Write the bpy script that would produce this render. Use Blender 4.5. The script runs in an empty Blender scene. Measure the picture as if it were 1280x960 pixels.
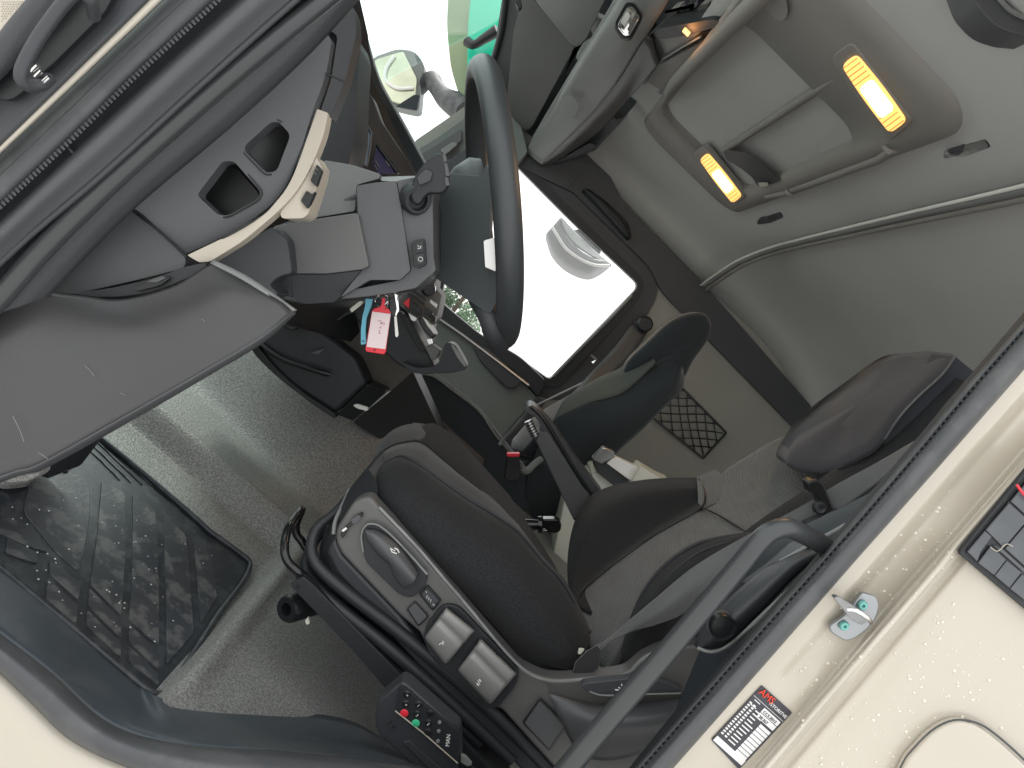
import bpy, bmesh, math, random
from mathutils import Vector, Matrix
from mathutils.geometry import tessellate_polygon
random.seed(7)
scene = bpy.context.scene
COL = scene.collection
# ------------------------------------------------------------------ camera
# World: +X towards the rear of the cab, +Y into the cab from the driver's door, +Z up.
# y = 0 is the plane of the door opening; z = 0 is eye height.
F = 924.0
CAM = Vector((0.0, -0.70, 0.0))
_din = Vector((5, -115, F)).normalized()
_a = math.radians(43)
_r = Vector((math.cos(_a), math.sin(_a), 0)); _r -= _din * _r.dot(_din); _r.normalize()
_u = _r.cross(_din)
IMX = Vector((_r[0], _din[0], _u[0])); IMY = Vector((_r[1], _din[1], _u[1])); IMZ = Vector((_r[2], _din[2], _u[2]))
cam_data = bpy.data.cameras.new('camera'); cam = bpy.data.objects.new('camera', cam_data); COL.objects.link(cam)
m3 = Matrix((IMX, -IMY, -IMZ)).transposed()
cam.matrix_world = Matrix.Translation(CAM) @ m3.to_4x4()
cam_data.sensor_width = 36; cam_data.lens = F / 1280 * 36; cam_data.clip_start = 0.02; cam_data.clip_end = 500
scene.camera = cam
# ------------------------------------------------------------------ daylight (overcast)
world = bpy.data.worlds.new("World"); scene.world = world; world.use_nodes = True
nt = world.node_tree; bg = nt.nodes['Background']
sky = nt.nodes.new('ShaderNodeTexSky'); sky.sky_type = 'NISHITA'; sky.sun_disc = False
SUN_EL, SUN_ROT = math.radians(48), math.radians(322)
sky.sun_elevation = SUN_EL; sky.sun_rotation = SUN_ROT; sky.air_density = 1.0; sky.dust_density = 6.0; sky.ozone_density = 0.3
hs = nt.nodes.new('ShaderNodeHueSaturation'); hs.inputs['Saturation'].default_value = 0.22
nt.links.new(sky.outputs[0], hs.inputs['Color'])
cl = nt.nodes.new('ShaderNodeMix'); cl.data_type = 'RGBA'; cl.inputs[0].default_value = .8        # even overcast cloud cover over the sky
cl.inputs[7].default_value = (8.6, 8.8, 8.9, 1); nt.links.new(hs.outputs[0], cl.inputs[6]); nt.links.new(cl.outputs[2], bg.inputs[0]); bg.inputs[1].default_value = 0.15
sd = bpy.data.lights.new('sun', 'SUN'); sd.energy = 1.5; sd.angle = math.radians(12); sd.color = (1, .97, .92)
sun = bpy.data.objects.new('sun', sd); COL.objects.link(sun)
sdir = Vector((math.sin(SUN_ROT) * math.cos(SUN_EL), math.cos(SUN_ROT) * math.cos(SUN_EL), math.sin(SUN_EL)))
sun.rotation_euler = sdir.to_track_quat('Z', 'Y').to_euler(); sun.location = sdir * 20
scene.view_settings.view_transform = 'Standard'; scene.view_settings.look = 'None'
scene.view_settings.exposure = 0.74; scene.view_settings.gamma = 1.0; scene.view_settings.use_curve_mapping = False
scene.cycles.max_bounces = 8; scene.cycles.diffuse_bounces = 5; scene.cycles.use_denoising = True
scene.cycles.transparent_max_bounces = 12

# ------------------------------------------------------------------ helpers
def V(px, py, y):
    """point of the cab at depth y that the photograph shows at (px, py)"""
    d = IMX * (px - 640) + IMY * (py - 480) + IMZ * F
    return CAM + d * ((y - CAM.y) / d.y)
def VZ(px, py, z):
    d = IMX * (px - 640) + IMY * (py - 480) + IMZ * F
    return CAM + d * ((z - CAM.z) / d.z)
def PR(p):
    q = p - CAM; w = q.dot(IMZ)
    return (640 + F * q.dot(IMX) / w, 480 + F * q.dot(IMY) / w)

def cr(pts, n, closed=False):
    """Catmull-Rom (centripetal-ish by arc length) resampling of tuples / vectors to n points"""
    P = [tuple(p) for p in pts]; k = len(P)
    if k == 1: return [P[0]] * n
    if closed: P = P + [P[0]]
    L = [0]
    for i in range(1, len(P)): L.append(L[-1] + max(1e-9, math.dist(P[i], P[i - 1])))
    out = []
    m = n if closed else n - 1
    for j in range(n):
        s = L[-1] * j / m
        i = 0
        while i < len(P) - 2 and L[i + 1] < s: i += 1
        t = (s - L[i]) / (L[i + 1] - L[i])
        p1, p2 = P[i], P[i + 1]
        def tan(a):
            if closed:
                pa = P[a - 1] if a > 0 else P[-2]; pb = P[a + 1] if a < len(P) - 1 else P[1]
                la = L[a] - L[a - 1] if a > 0 else L[-1] - L[-2]; lb = L[a + 1] - L[a] if a < len(P) - 1 else L[1]
            else:
                if a == 0: pa, la = P[0], 0
                else: pa, la = P[a - 1], L[a] - L[a - 1]
                if a == len(P) - 1: pb, lb = P[-1], 0
                else: pb, lb = P[a + 1], L[a + 1] - L[a]
            return [(b - c) / (la + lb) for b, c in zip(pb, pa)]
        h = L[i + 1] - L[i]; m1 = tan(i); m2 = tan(i + 1); t2 = t * t; t3 = t2 * t
        out.append(tuple((2*t3-3*t2+1)*a + (t3-2*t2+t)*h*b + (-2*t3+3*t2)*c + (t3-t2)*h*d for a, b, c, d in zip(p1, m1, p2, m2)))
    return out

def setp(o, label=None, cat=None, group=None, kind=None):
    if label: o['label'] = label
    if cat: o['category'] = cat
    if group: o['group'] = group
    if kind: o['kind'] = kind
    return o
def thing(name, loc, label, cat, group=None):
    o = bpy.data.objects.new(name, None); o.empty_display_size = .05
    COL.objects.link(o); o.location = loc; return setp(o, label, cat, group)
def wloc(p):
    v = Vector((0, 0, 0))
    while p: v += p.location; p = p.parent
    return v
def obj(name, verts, faces, mat, parent=None, smooth=True, bevel=0, seg=2, solid=0, sub=0, ang=40, **kw):
    verts = [Vector(v) for v in verts]
    c = Vector((0, 0, 0))
    for v in verts: c += v
    c /= len(verts)
    me = bpy.data.meshes.new(name); me.from_pydata([v - c for v in verts], [], faces); me.update()
    o = bpy.data.objects.new(name, me); COL.objects.link(o)
    o.location = c - wloc(parent); o.parent = parent
    if mat: me.materials.append(mat)
    if smooth:
        me.polygons.foreach_set('use_smooth', [True] * len(me.polygons))
        if ang < 180:
            me.set_sharp_from_angle(angle=math.radians(ang))
    if solid:
        md = o.modifiers.new('solid', 'SOLIDIFY'); md.thickness = solid; md.offset = -1
    if bevel:
        md = o.modifiers.new('bevel', 'BEVEL'); md.width = bevel; md.segments = seg; md.limit_method = 'ANGLE'; md.angle_limit = math.radians(30); md.harden_normals = False
    if sub:
        md = o.modifiers.new('sub', 'SUBSURF'); md.levels = sub; md.render_levels = sub
    setp(o, **kw); return o

def rp(pts, r=6, n=4):
    """round the corners of a pixel outline; a point may carry its own radius as 4th value"""
    out = []; k = len(pts)
    for i in range(k):
        p = pts[i]; rad = p[3] if len(p) > 3 else r
        a = pts[i - 1]; b = pts[(i + 1) % k]
        if rad <= 0: out.append(tuple(p[:3])); continue
        la = math.dist(a[:2], p[:2]); lb = math.dist(b[:2], p[:2])
        ra = min(rad, la * .48) / max(la, 1e-6); rb = min(rad, lb * .48) / max(lb, 1e-6)
        A = [p[j] + (a[j] - p[j]) * ra for j in range(3)]; B = [p[j] + (b[j] - p[j]) * rb for j in range(3)]
        for s in range(n + 1):
            t = s / n
            out.append(tuple((1-t)**2 * A[j] + 2*t*(1-t) * p[j] + t*t * B[j] for j in range(3)))
    return out
def y_(pts, y):
    return [(p[0], p[1], y) if len(p) == 2 else ((p[0], p[1], y, p[2]) if len(p) == 3 and False else p) for p in pts]
def slab(name, loops, mat, thick=.02, parent=None, bevel=.002, seg=2, y=None, r=None, smooth=True, flat=True, **kw):
    """solid panel: outer outline (+ holes) given as (px, py[, y]); extruded by thick (metres along +Y, or a vector)"""
    if not isinstance(loops[0], list): loops = [loops]
    L = []
    for lp in loops:
        lp = [tuple(p) if len(p) >= 3 else (p[0], p[1], y) for p in lp]
        if r: lp = rp(lp, r)
        L.append(lp)
    ex = Vector((0, thick, 0)) if not isinstance(thick, (Vector, tuple)) else Vector(thick)
    if flat:      # settle the outline on its best fitting plane (1/depth is linear in the picture)
        A = [[0.0]*3 for _ in range(3)]; bb = [0.0]*3
        cx = sum(p[0] for p in L[0]) / len(L[0]); cy = sum(p[1] for p in L[0]) / len(L[0]); sc_l = max(1.0, max(math.dist(p[:2], (cx, cy)) for p in L[0]))
        for p in L[0]:
            d = IMX * (p[0]-640) + IMY * (p[1]-480) + IMZ * F; it = 1 / ((p[2] - CAM.y) / d.y)
            w_ = (1, (p[0]-cx)/sc_l, (p[1]-cy)/sc_l)
            for i in range(3):
                bb[i] += w_[i] * it
                for j in range(3): A[i][j] += w_[i] * w_[j]
        def det(m): return m[0][0]*(m[1][1]*m[2][2]-m[1][2]*m[2][1]) - m[0][1]*(m[1][0]*m[2][2]-m[1][2]*m[2][0]) + m[0][2]*(m[1][0]*m[2][1]-m[1][1]*m[2][0])
        D = det(A)
        if abs(D) > 1e-9:
            k_ = [det([[bb[r_] if c_ == j else A[r_][c_] for c_ in range(3)] for r_ in range(3)]) / D for j in range(3)]
            for q_ in range(len(L)):
                nl = []
                for p in L[q_]:
                    d = IMX * (p[0]-640) + IMY * (p[1]-480) + IMZ * F
                    it = k_[0] + k_[1]*(p[0]-cx)/sc_l + k_[2]*(p[1]-cy)/sc_l
                    nl.append((p[0], p[1], CAM.y + d.y / it))
                L[q_] = nl
    area = sum(L[0][i-1][0]*L[0][i][1] - L[0][i][0]*L[0][i-1][1] for i in range(len(L[0])))
    if area < 0: L[0].reverse()
    for h in range(1, len(L)):
        ar = sum(L[h][i-1][0]*L[h][i][1] - L[h][i][0]*L[h][i-1][1] for i in range(len(L[h])))
        if ar > 0: L[h].reverse()
    pts = [p for lp in L for p in lp]; n = len(pts)
    front = [V(*p[:3]) for p in pts]; back = [v + ex for v in front]
    faces = []
    if len(L) == 1:
        faces.append(list(range(n))[::-1]); faces.append([i + n for i in range(n)])
    else:
        tr = tessellate_polygon([[Vector((p[0], p[1], 0)) for p in lp] for lp in L])
        for t in tr:
            a, b, c = t
            ar = (pts[b][0]-pts[a][0])*(pts[c][1]-pts[a][1]) - (pts[c][0]-pts[a][0])*(pts[b][1]-pts[a][1])
            if abs(ar) < 1e-9: continue
            if ar < 0: b, c = c, b
            faces.append([a, c, b]); faces.append([a + n, b + n, c + n])
    o0 = 0
    for lp in L:
        k = len(lp)
        for i in range(k):
            a = o0 + i; b = o0 + (i + 1) % k
            faces.append([a, b, b + n, a + n])
        o0 += k
    return obj(name, front + back, faces, mat, parent, smooth=smooth, bevel=bevel, seg=seg, **kw)

def loft(name, rows, mat, nu=24, nv=16, thick=.01, parent=None, world=False, bevel=0, closed=False, ang=180, **kw):
    """curved skin through rows of points, given real thickness"""
    R = []
    for row in rows:
        w = [Vector(p) if world else V(*p) for p in row]
        R.append(cr(w, nu))
    cols = [cr([R[i][j] for i in range(len(R))], nv, closed) for j in range(nu)]
    verts = [Vector(cols[j][i]) for j in range(nu) for i in range(nv)]
    faces = []
    for j in range(nu - 1):
        for i in range(nv if closed else nv - 1):
            a = j * nv + i; b = j * nv + (i + 1) % nv
            faces.append([a, b, b + nv, a + nv])
    # face the camera
    s = 0
    for f in faces[::7]:
        p0, p1, p2, p3 = [verts[k] for k in f]
        nrm = (p2 - p0).cross(p3 - p1)
        s += nrm.dot(CAM - p0)
    if s < 0 and not closed: faces = [f[::-1] for f in faces]
    return obj(name, verts, faces, mat, parent, smooth=True, solid=thick, bevel=bevel, ang=ang, **kw)

def tube(name, pts, r, mat, parent=None, world=False, n=12, res=None, closed=False, flat=None, cap=True, **kw):
    P = [Vector(p) if world else V(*p) for p in pts]
    if res: P = [Vector(p) for p in cr(P, res, closed)]
    k = len(P)
    rr = r if isinstance(r, (list, tuple)) else [r]
    def rad(i):
        t = i / max(1, k - 1) * (len(rr) - 1); a = int(min(t, len(rr) - 2)) if len(rr) > 1 else 0
        return rr[0] if len(rr) == 1 else rr[a] + (rr[a + 1] - rr[a]) * (t - a)
    verts, faces = [], []
    up = None
    for i in range(k):
        if closed: tg = (P[(i + 1) % k] - P[i - 1])
        else: tg = P[min(i + 1, k - 1)] - P[max(i - 1, 0)]
        tg.normalize()
        if up is None:
            up = Vector((0, 0, 1)) if abs(tg.z) < .9 else Vector((1, 0, 0))
        up = (up - tg * up.dot(tg)).normalized(); sd_ = tg.cross(up)
        for j in range(n):
            a = 2 * math.pi * j / n
            fx = flat if flat else 1
            verts.append(P[i] + (up * math.cos(a) + sd_ * math.sin(a) * fx) * rad(i))
    for i in range(k if closed else k - 1):
        for j in range(n):
            a = i * n + j; b = i * n + (j + 1) % n; c = ((i + 1) % k) * n + (j + 1) % n; d = ((i + 1) % k) * n + j
            faces.append([a, d, c, b])
    if not closed and cap:
        faces.append(list(range(n))); faces.append([(k - 1) * n + j for j in range(n)][::-1])
    return obj(name, verts, faces, mat, parent, ang=60, **kw)

def pillow(name, outline, mat, parent=None, puff=.02, back=.05, rings=8, n=64, ctr=None, flatc=.35, **kw):
    """upholstered pad: outline of (px, py, y), domed towards the viewer's side by puff and closed at the back"""
    W_ = [Vector(p) for p in cr([V(*p) for p in outline], n, True)]
    c = Vector((0, 0, 0))
    for p in W_: c += p
    c /= n
    if ctr: c = V(*ctr)
    nn = Vector((0, 0, 0))
    for i in range(n): nn += (W_[i-1] - c).cross(W_[i] - c)
    nn.normalize()
    if nn.dot(CAM - c) < 0: nn = -nn
    vs = [p + Vector((0, back, 0)) for p in W_]
    for k in range(rings + 1):
        a = math.pi / 2 * k / rings; s = 1 - (1 - flatc) * (1 - math.cos(a)) ; h = puff * math.sin(a)
        vs += [c + (p - c) * s + nn * h for p in W_]
    for s in (.2, .08): vs += [c + (p - c) * s + nn * puff * 1.01 for p in W_]
    R_ = rings + 4
    fs = [[i*n+j, i*n+(j+1) % n, (i+1)*n+(j+1) % n, (i+1)*n+j] for i in range(R_-1) for j in range(n)]
    fs.append([(R_-1)*n+j for j in range(n)]); fs.append(list(range(n))[::-1])
    o = obj(name, vs, fs, mat, parent, ang=180, **kw); return o
def box(name, c, s, mat, parent=None, M=None, bevel=.002, **kw):
    M = M or Matrix.Identity(3); c = Vector(c)
    vs = [c + M @ Vector((x * s[0] / 2, y * s[1] / 2, z * s[2] / 2)) for x in (-1, 1) for y in (-1, 1) for z in (-1, 1)]
    fs = [(0,1,3,2),(4,6,7,5),(0,4,5,1),(2,3,7,6),(0,2,6,4),(1,5,7,3)]
    return obj(name, vs, fs, mat, parent, bevel=bevel, **kw)
def lathe(name, c, axis, prof, mat, parent=None, n=28, **kw):
    """prof: list of (radius, height along axis)"""
    axis = Vector(axis).normalized(); a = Vector((0, 0, 1)) if abs(axis.z) < .9 else Vector((1, 0, 0))
    e1 = (a - axis * a.dot(axis)).normalized(); e2 = axis.cross(e1); c = Vector(c)
    vs = [c + axis * h + (e1 * math.cos(2*math.pi*j/n) + e2 * math.sin(2*math.pi*j/n)) * max(r, 1e-5) for r, h in prof for j in range(n)]
    fs = [[i*n+j, i*n+(j+1) % n, (i+1)*n+(j+1) % n, (i+1)*n+j] for i in range(len(prof)-1) for j in range(n)]
    fs.append(list(range(n))[::-1]); fs.append([(len(prof)-1)*n+j for j in range(n)])
    return obj(name, vs, fs, mat, parent, ang=50, **kw)
def text(name, s, o, rt, up, size, mat, parent=None, ext=.0004, **kw):
    """s written from world point o along rt, letters standing along up"""
    cu = bpy.data.curves.new('t', 'FONT'); cu.body = s; cu.size = 1; cu.extrude = ext / size; cu.resolution_u = 3
    t = bpy.data.objects.new('t', cu); COL.objects.link(t)
    me = bpy.data.meshes.new_from_object(t.evaluated_get(bpy.context.evaluated_depsgraph_get()))
    bpy.data.objects.remove(t)
    rt = Vector(rt).normalized(); up = Vector(up); up = (up - rt * up.dot(rt)).normalized(); nn = rt.cross(up)
    vs = [Vector(o) + (rt * v.co.x + up * v.co.y + nn * v.co.z) * size for v in me.vertices]
    fs = [list(p.vertices) for p in me.polygons]
    return obj(name, vs, fs, mat, parent, smooth=False, **kw)

# ------------------------------------------------------------------ materials
def mk(name, col, rough=.5, bump=0, bs=400, var=.06, vs=6, metal=0, sheen=0, spec=.5, kind='noise', coat=0, rv=.08, tint=None, dirt=0, stretch=None, grain=0, gs_=350):
    m = bpy.data.materials.new(name); m.use_nodes = True; t = m.node_tree; N = t.nodes; Lk = t.links.new
    b = N['Principled BSDF']
    b.inputs['Roughness'].default_value = rough; b.inputs['Metallic'].default_value = metal
    b.inputs['Specular IOR Level'].default_value = spec
    if sheen:
        b.inputs['Sheen Weight'].default_value = sheen; b.inputs['Sheen Roughness'].default_value = .4
    if coat: b.inputs['Coat Weight'].default_value = coat; b.inputs['Coat Roughness'].default_value = .08
    tc = N.new('ShaderNodeTexCoord'); src = tc.outputs['Object']
    n1 = N.new('ShaderNodeTexNoise'); n1.inputs['Scale'].default_value = vs; n1.inputs['Detail'].default_value = 5; Lk(src, n1.inputs['Vector'])
    mr = N.new('ShaderNodeMapRange'); mr.inputs[1].default_value = .3; mr.inputs[2].default_value = .7; mr.inputs[3].default_value = 1 - var; mr.inputs[4].default_value = 1 + var
    Lk(n1.outputs[0], mr.inputs[0])
    mx = N.new('ShaderNodeMix'); mx.data_type = 'RGBA'; mx.blend_type = 'MULTIPLY'; mx.inputs[0].default_value = 1
    mx.inputs[6].default_value = (*col, 1); Lk(mr.outputs[0], mx.inputs[7]); cout = mx.outputs[2]
    if grain:
        ng = N.new('ShaderNodeTexNoise'); ng.inputs['Scale'].default_value = gs_; ng.inputs['Detail'].default_value = 1; Lk(src, ng.inputs['Vector'])
        mg = N.new('ShaderNodeMapRange'); mg.inputs[1].default_value = .35; mg.inputs[2].default_value = .65; mg.inputs[3].default_value = 1 - grain; mg.inputs[4].default_value = 1 + grain; Lk(ng.outputs[0], mg.inputs[0])
        mq = N.new('ShaderNodeMix'); mq.data_type = 'RGBA'; mq.blend_type = 'MULTIPLY'; mq.inputs[0].default_value = 1; Lk(cout, mq.inputs[6]); Lk(mg.outputs[0], mq.inputs[7]); cout = mq.outputs[2]
    if dirt:
        n2 = N.new('ShaderNodeTexNoise'); n2.inputs['Scale'].default_value = dirt; n2.inputs['Detail'].default_value = 8; n2.inputs['Roughness'].default_value = .65; Lk(src, n2.inputs['Vector'])
        rr = N.new('ShaderNodeMapRange'); rr.inputs[1].default_value = .5; rr.inputs[2].default_value = .58; Lk(n2.outputs[0], rr.inputs[0])
        m2 = N.new('ShaderNodeMix'); m2.data_type = 'RGBA'; Lk(rr.outputs[0], m2.inputs[0]); Lk(cout, m2.inputs[6]); m2.inputs[7].default_value = (*tint, 1); cout = m2.outputs[2]
    Lk(cout, b.inputs['Base Color'])
    r2 = N.new('ShaderNodeMapRange'); r2.inputs[3].default_value = max(0, rough - rv); r2.inputs[4].default_value = min(1, rough + rv); Lk(n1.outputs[0], r2.inputs[0]); Lk(r2.outputs[0], b.inputs['Roughness'])
    if bump:
        if kind == 'noise':
            n3 = N.new('ShaderNodeTexNoise'); n3.inputs['Scale'].default_value = bs; n3.inputs['Detail'].default_value = 2; h = n3.outputs[0]
        elif kind == 'voronoi':
            n3 = N.new('ShaderNodeTexVoronoi'); n3.inputs['Scale'].default_value = bs; n3.feature = 'SMOOTH_F1'; h = n3.outputs[0]
        else:
            n3 = N.new('ShaderNodeTexWave'); n3.inputs['Scale'].default_value = bs; n3.inputs['Distortion'].default_value = 1.5; n3.inputs['Detail'].default_value = 2; n3.inputs['Detail Scale'].default_value = 3; n3.bands_direction = 'X'; h = n3.outputs[1]
        if stretch:
            mp = N.new('ShaderNodeMapping'); mp.inputs['Rotation'].default_value = stretch[0]; mp.inputs['Scale'].default_value = stretch[1]; Lk(src, mp.inputs[0]); Lk(mp.outputs[0], n3.inputs['Vector'])
        else: Lk(src, n3.inputs['Vector'])
        bp = N.new('ShaderNodeBump'); bp.inputs['Strength'].default_value = bump; bp.inputs['Distance'].default_value = .001; Lk(h, bp.inputs['Height']); Lk(bp.outputs[0], b.inputs['Normal'])
    return m
def emit(name, col, s):
    m = bpy.data.materials.new(name); m.use_nodes = True; b = m.node_tree.nodes['Principled BSDF']
    b.inputs['Base Color'].default_value = (*col, 1); b.inputs['Emission Color'].default_value = (*col, 1); b.inputs['Emission Strength'].default_value = s; return m
def glassm(name, col=(1, 1, 1), mixf=.9, rough=.02):
    m = bpy.data.materials.new(name); m.use_nodes = True; t = m.node_tree; N = t.nodes; N.clear()
    o = N.new('ShaderNodeOutputMaterial'); g = N.new('ShaderNodeBsdfGlossy'); g.inputs['Roughness'].default_value = rough
    tr = N.new('ShaderNodeBsdfTransparent'); tr.inputs[0].default_value = (*col, 1); mx = N.new('ShaderNodeMixShader'); mx.inputs[0].default_value = mixf
    t.links.new(g.outputs[0], mx.inputs[1]); t.links.new(tr.outputs[0], mx.inputs[2]); t.links.new(mx.outputs[0], o.inputs[0]); return m

M = dict(
 dark=mk('dark grained plastic', (.042, .045, .050), .45, .25, 900, kind='voronoi'),
 dark2=mk('near black plastic', (.018, .020, .023), .5, .15, 900),
 black=mk('black plastic', (.010, .011, .012), .35, .08, 600),
 gloss=mk('gloss black', (.012, .012, .013), .15, 0),
 mid=mk('mid grey plastic', (.074, .076, .080), .42, .25, 900, kind='voronoi'),
 knee=mk('knee panel plastic', (.047, .046, .047), .38, .12, 900, kind='voronoi', vs=3),
 grey=mk('grey column plastic', (.125, .125, .122), .5, .25, 900, kind='voronoi'),
 lgrey=mk('light grey plastic', (.20, .205, .20), .5, .2, 900, kind='voronoi'),
 cream=mk('cream trim', (.47, .42, .345), .55, .1, 700),
 paint=mk('cream paint', (.49, .445, .37), .3, 0, var=.03, vs=3, coat=.6),
 seal=mk('seal rubber', (.058, .061, .066), .5, .1, 500, dirt=14, tint=(.078, .080, .083)),
 rub=mk('black rubber', (.022, .024, .027), .6, .15, 400),
 bar=mk('grab bar plastic', (.042, .045, .047), .30, .15, 900),
 velour=mk('black velour', (.012, .0125, .014), .9, .5, 1500, var=.2, vs=12, sheen=.05, grain=.5, gs_=600),
 head=mk('charcoal velour', (.029, .030, .037), .9, .5, 1500, var=.18, vs=14, sheen=.18, grain=.2, gs_=900),
 fabric=mk('ribbed grey fabric', (.112, .113, .111), .85, .9, 160, var=.1, vs=30, sheen=.2, kind='wave', stretch=((0, 0, .0), (1, 1, 1))),
 fabric2=mk('grey side fabric', (.048, .048, .050), .9, .5, 1200, var=.12, sheen=.15, grain=.2, gs_=900),
 ceil=mk('headliner fabric', (.46, .458, .445), .95, .25, 1500, var=.04, vs=4, sheen=.1),
 ceil2=mk('hatch frame plastic', (.235, .222, .205), .6, .15, 900),
 band=mk('dark wall trim', (.05, .052, .058), .6, .2, 900),
 wall=mk('side wall fabric', (.30, .295, .265), .95, .25, 1500, var=.05, vs=4),
 teal=mk('dark teal fabric', (.020, .026, .030), .9, .4, 1500, sheen=.3),
 teall=mk('grey green trim', (.16, .175, .165), .7, .2, 900),
 floor=mk('grained floor vinyl', (.205, .203, .193), .5, 1.0, 300, kind='voronoi', var=.06, spec=.35, grain=.32, gs_=330),
 mat=mk('rubber mat', (.022, .026, .031), .42, .15, 300, dirt=30, tint=(.045, .05, .055)),
 pad=mk('dirty mat pad', (.036, .040, .046), .45, .3, 200, dirt=24, tint=(.095, .097, .098), rv=.2),
 kick=mk('sill trim', (.045, .058, .070), .4, .12, 900, dirt=12, tint=(.065, .075, .085)),
 metal=mk('brushed metal', (.55, .55, .54), .3, .05, 300, metal=1),
 chrome=mk('chrome', (.8, .8, .8), .12, 0, metal=1),
 white=mk('white plastic', (.75, .74, .70), .5),
 ivory=mk('ivory plastic', (.55, .55, .47), .55, .1, 900),
 tagw=mk('pink white paper', (.80, .66, .66), .7),
 red=mk('red plastic', (.75, .03, .05), .4), blue=mk('light blue ribbon', (.16, .48, .62), .7, .1, 300),
 green=mk('green button', (.05, .5, .25), .4), tealm=mk('teal screw', (.16, .42, .38), .4, metal=.3),
 steel=mk('striker steel', (.33, .34, .35), .4, .1, 300, metal=.8),
 belt=mk('belt webbing', (.10, .10, .102), .7, .4, 900, var=.08, sheen=.2, spec=.3),
 panel=mk('seat panel plastic', (.105, .103, .100), .38, .2, 900, kind='voronoi'),
 shoulder=mk('seat shoulder cloth', (.075, .082, .074), .9, .3, 1200),
 lining=mk('pillar lining', (.024, .030, .037), .45, .15, 900),
 hub=mk('wheel hub plastic', (.058, .068, .072), .5, .2, 900, kind='voronoi'),
 wood=mk('brown fascia', (.048, .040, .040), .35, 0, var=.2, vs=20),
 ink=mk('sticker ink', (.045, .045, .055), .5), paper=mk('sticker white', (.74, .73, .72), .5),
 hred=mk('header red', (.75, .06, .03), .5),
)
M['glass'] = glassm('clear glass', (1, 1, 1), .93)
M['glassw'] = glassm('tinted windscreen', (.93, 1, .98), .92)
# ================================================================== OUTSIDE
def grid(name, fx, nu, nv, mat, **kw):
    vs = [fx(i / nu, j / nv) for i in range(nu + 1) for j in range(nv + 1)]
    fs = [[i*(nv+1)+j, (i+1)*(nv+1)+j, (i+1)*(nv+1)+j+1, i*(nv+1)+j+1] for i in range(nu) for j in range(nv)]
    f = fs[len(fs) // 2]; p0, p1, p2, p3 = [Vector(vs[k]) for k in f]
    if (p2 - p0).cross(p3 - p1).dot(CAM - p0) < 0: fs = [q[::-1] for q in fs]      # face the viewer's side
    return obj(name, vs, fs, mat, ang=180, **kw)
gm = mk('pale wet concrete', (.55, .54, .52), .6, .4, 3, var=.1, vs=.4)
grid('ground', lambda s, t: (-150 + 300*s, -150 + 300*t, -2.25), 4, 4, gm, kind='structure')
# tree beyond the passenger side window
tc = V(560, 392, 13.0)
tr = thing('tree', (tc.x, tc.y, -2.25), 'pale green leafy tree seen through the lower corner of the passenger window', 'tree')
leafm = mk('leaf green', (.10, .17, .09), .6, var=.4, vs=1.2)
tube('trunk', [(tc.x, tc.y, -2.25), (tc.x + .05, tc.y, -1.4), (tc.x, tc.y + .05, -.6)], [.09, .06, .03], mk('bark', (.09, .07, .05), .9, .6, 30), tr, world=True, res=8)
rg = random.Random(3); vs, fs = [], []
clumps = [(Vector((rg.gauss(0, .5), rg.gauss(0, .35), rg.gauss(0, .36))), rg.uniform(.14, .32)) for _ in range(46)]
for k in range(6500):
    c, rd = rg.choice(clumps); d = Vector((rg.gauss(0, 1), rg.gauss(0, 1), rg.gauss(0, 1))).normalized() * rd * rg.uniform(.5, 1)
    p = tc + Vector((-.15, 0, -.1)) + c + d; a = Vector((rg.gauss(0, 1), rg.gauss(0, 1), rg.gauss(0, 1))).normalized(); b = a.orthogonal().normalized(); s = rg.uniform(.025, .05)
    n = len(vs); vs += [p - a * s, p + b * s * .5, p + a * s, p - b * s * .5]; fs.append([n, n+1, n+2, n+3])
obj('crown', vs, fs, leafm, tr, smooth=False)

# ================================================================== CAB SHELL (setting)
def sm(a, b, x): t = min(1, max(0, (x - a) / (b - a))); return t * t * (3 - 2 * t)
# ---- ceiling, coved at both sides and into the rear wall
def ceil(s, t):
    y = .03 + 2.08 * t; x0 = -.10 - .26 * sm(1.22, 1.36, y); x = x0 + (1.43 - x0) * s; z = .68
    a = max(0, (y - 1.72) / .38); z -= .175 * (1 - math.sqrt(max(0, 1 - a * a))) if a < 1 else .175
    a = max(0, (.22 - y) / .2); z -= .14 * (1 - math.sqrt(max(0, 1 - min(1, a) ** 2)))
    a = max(0, (x - .75) / .62); z -= .5 * (1 - math.sqrt(max(0, 1 - min(1, a) ** 2)))
    return (x, y, z)
grid('ceiling', ceil, 60, 50, M['ceil'], kind='structure', solid=.012)
grid('rear_wall', lambda s, t: (1.375 + .01 * t, .03 + 2.08 * s, -.75 + .98 * t), 6, 6, M['ceil'], kind='structure')
# ---- floor: heightfield with the recessed footwell and the engine tunnel
def sm(a, b, x): t = min(1, max(0, (x - a) / (b - a))); return t * t * (3 - 2 * t)
def floorz(x, y):
    z = -.640
    rec = sm(.012, -.012, x - .012) * sm(.700, .665, y + .10 * max(0, -x - .02) * 0)
    rim = math.exp(-((x - .030) / .014) ** 2) * sm(.14, .2, y) * sm(.76, .70, y) + math.exp(-((y - .715) / .016) ** 2) * sm(.06, .03, x)
    z += .012 * min(1, rim) - .035 * rec
    z += .20 * sm(.86, 1.10, y + .10 * x) * sm(-.9, -.2, x + .0) if True else 0
    return z
def flo(s, t):
    x = -.80 + 2.15 * s; y = .12 + 1.98 * t
    return (x, y, floorz(x, y))
grid('floor', flo, 215, 260, M['floor'], kind='structure', solid=.0)
grid('header_shell', lambda s, t: (-.85 + .80 * s, .02 + 2.1 * t, .80 - .03 * abs(t-.5)), 6, 6, M['dark'], kind='structure')
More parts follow.
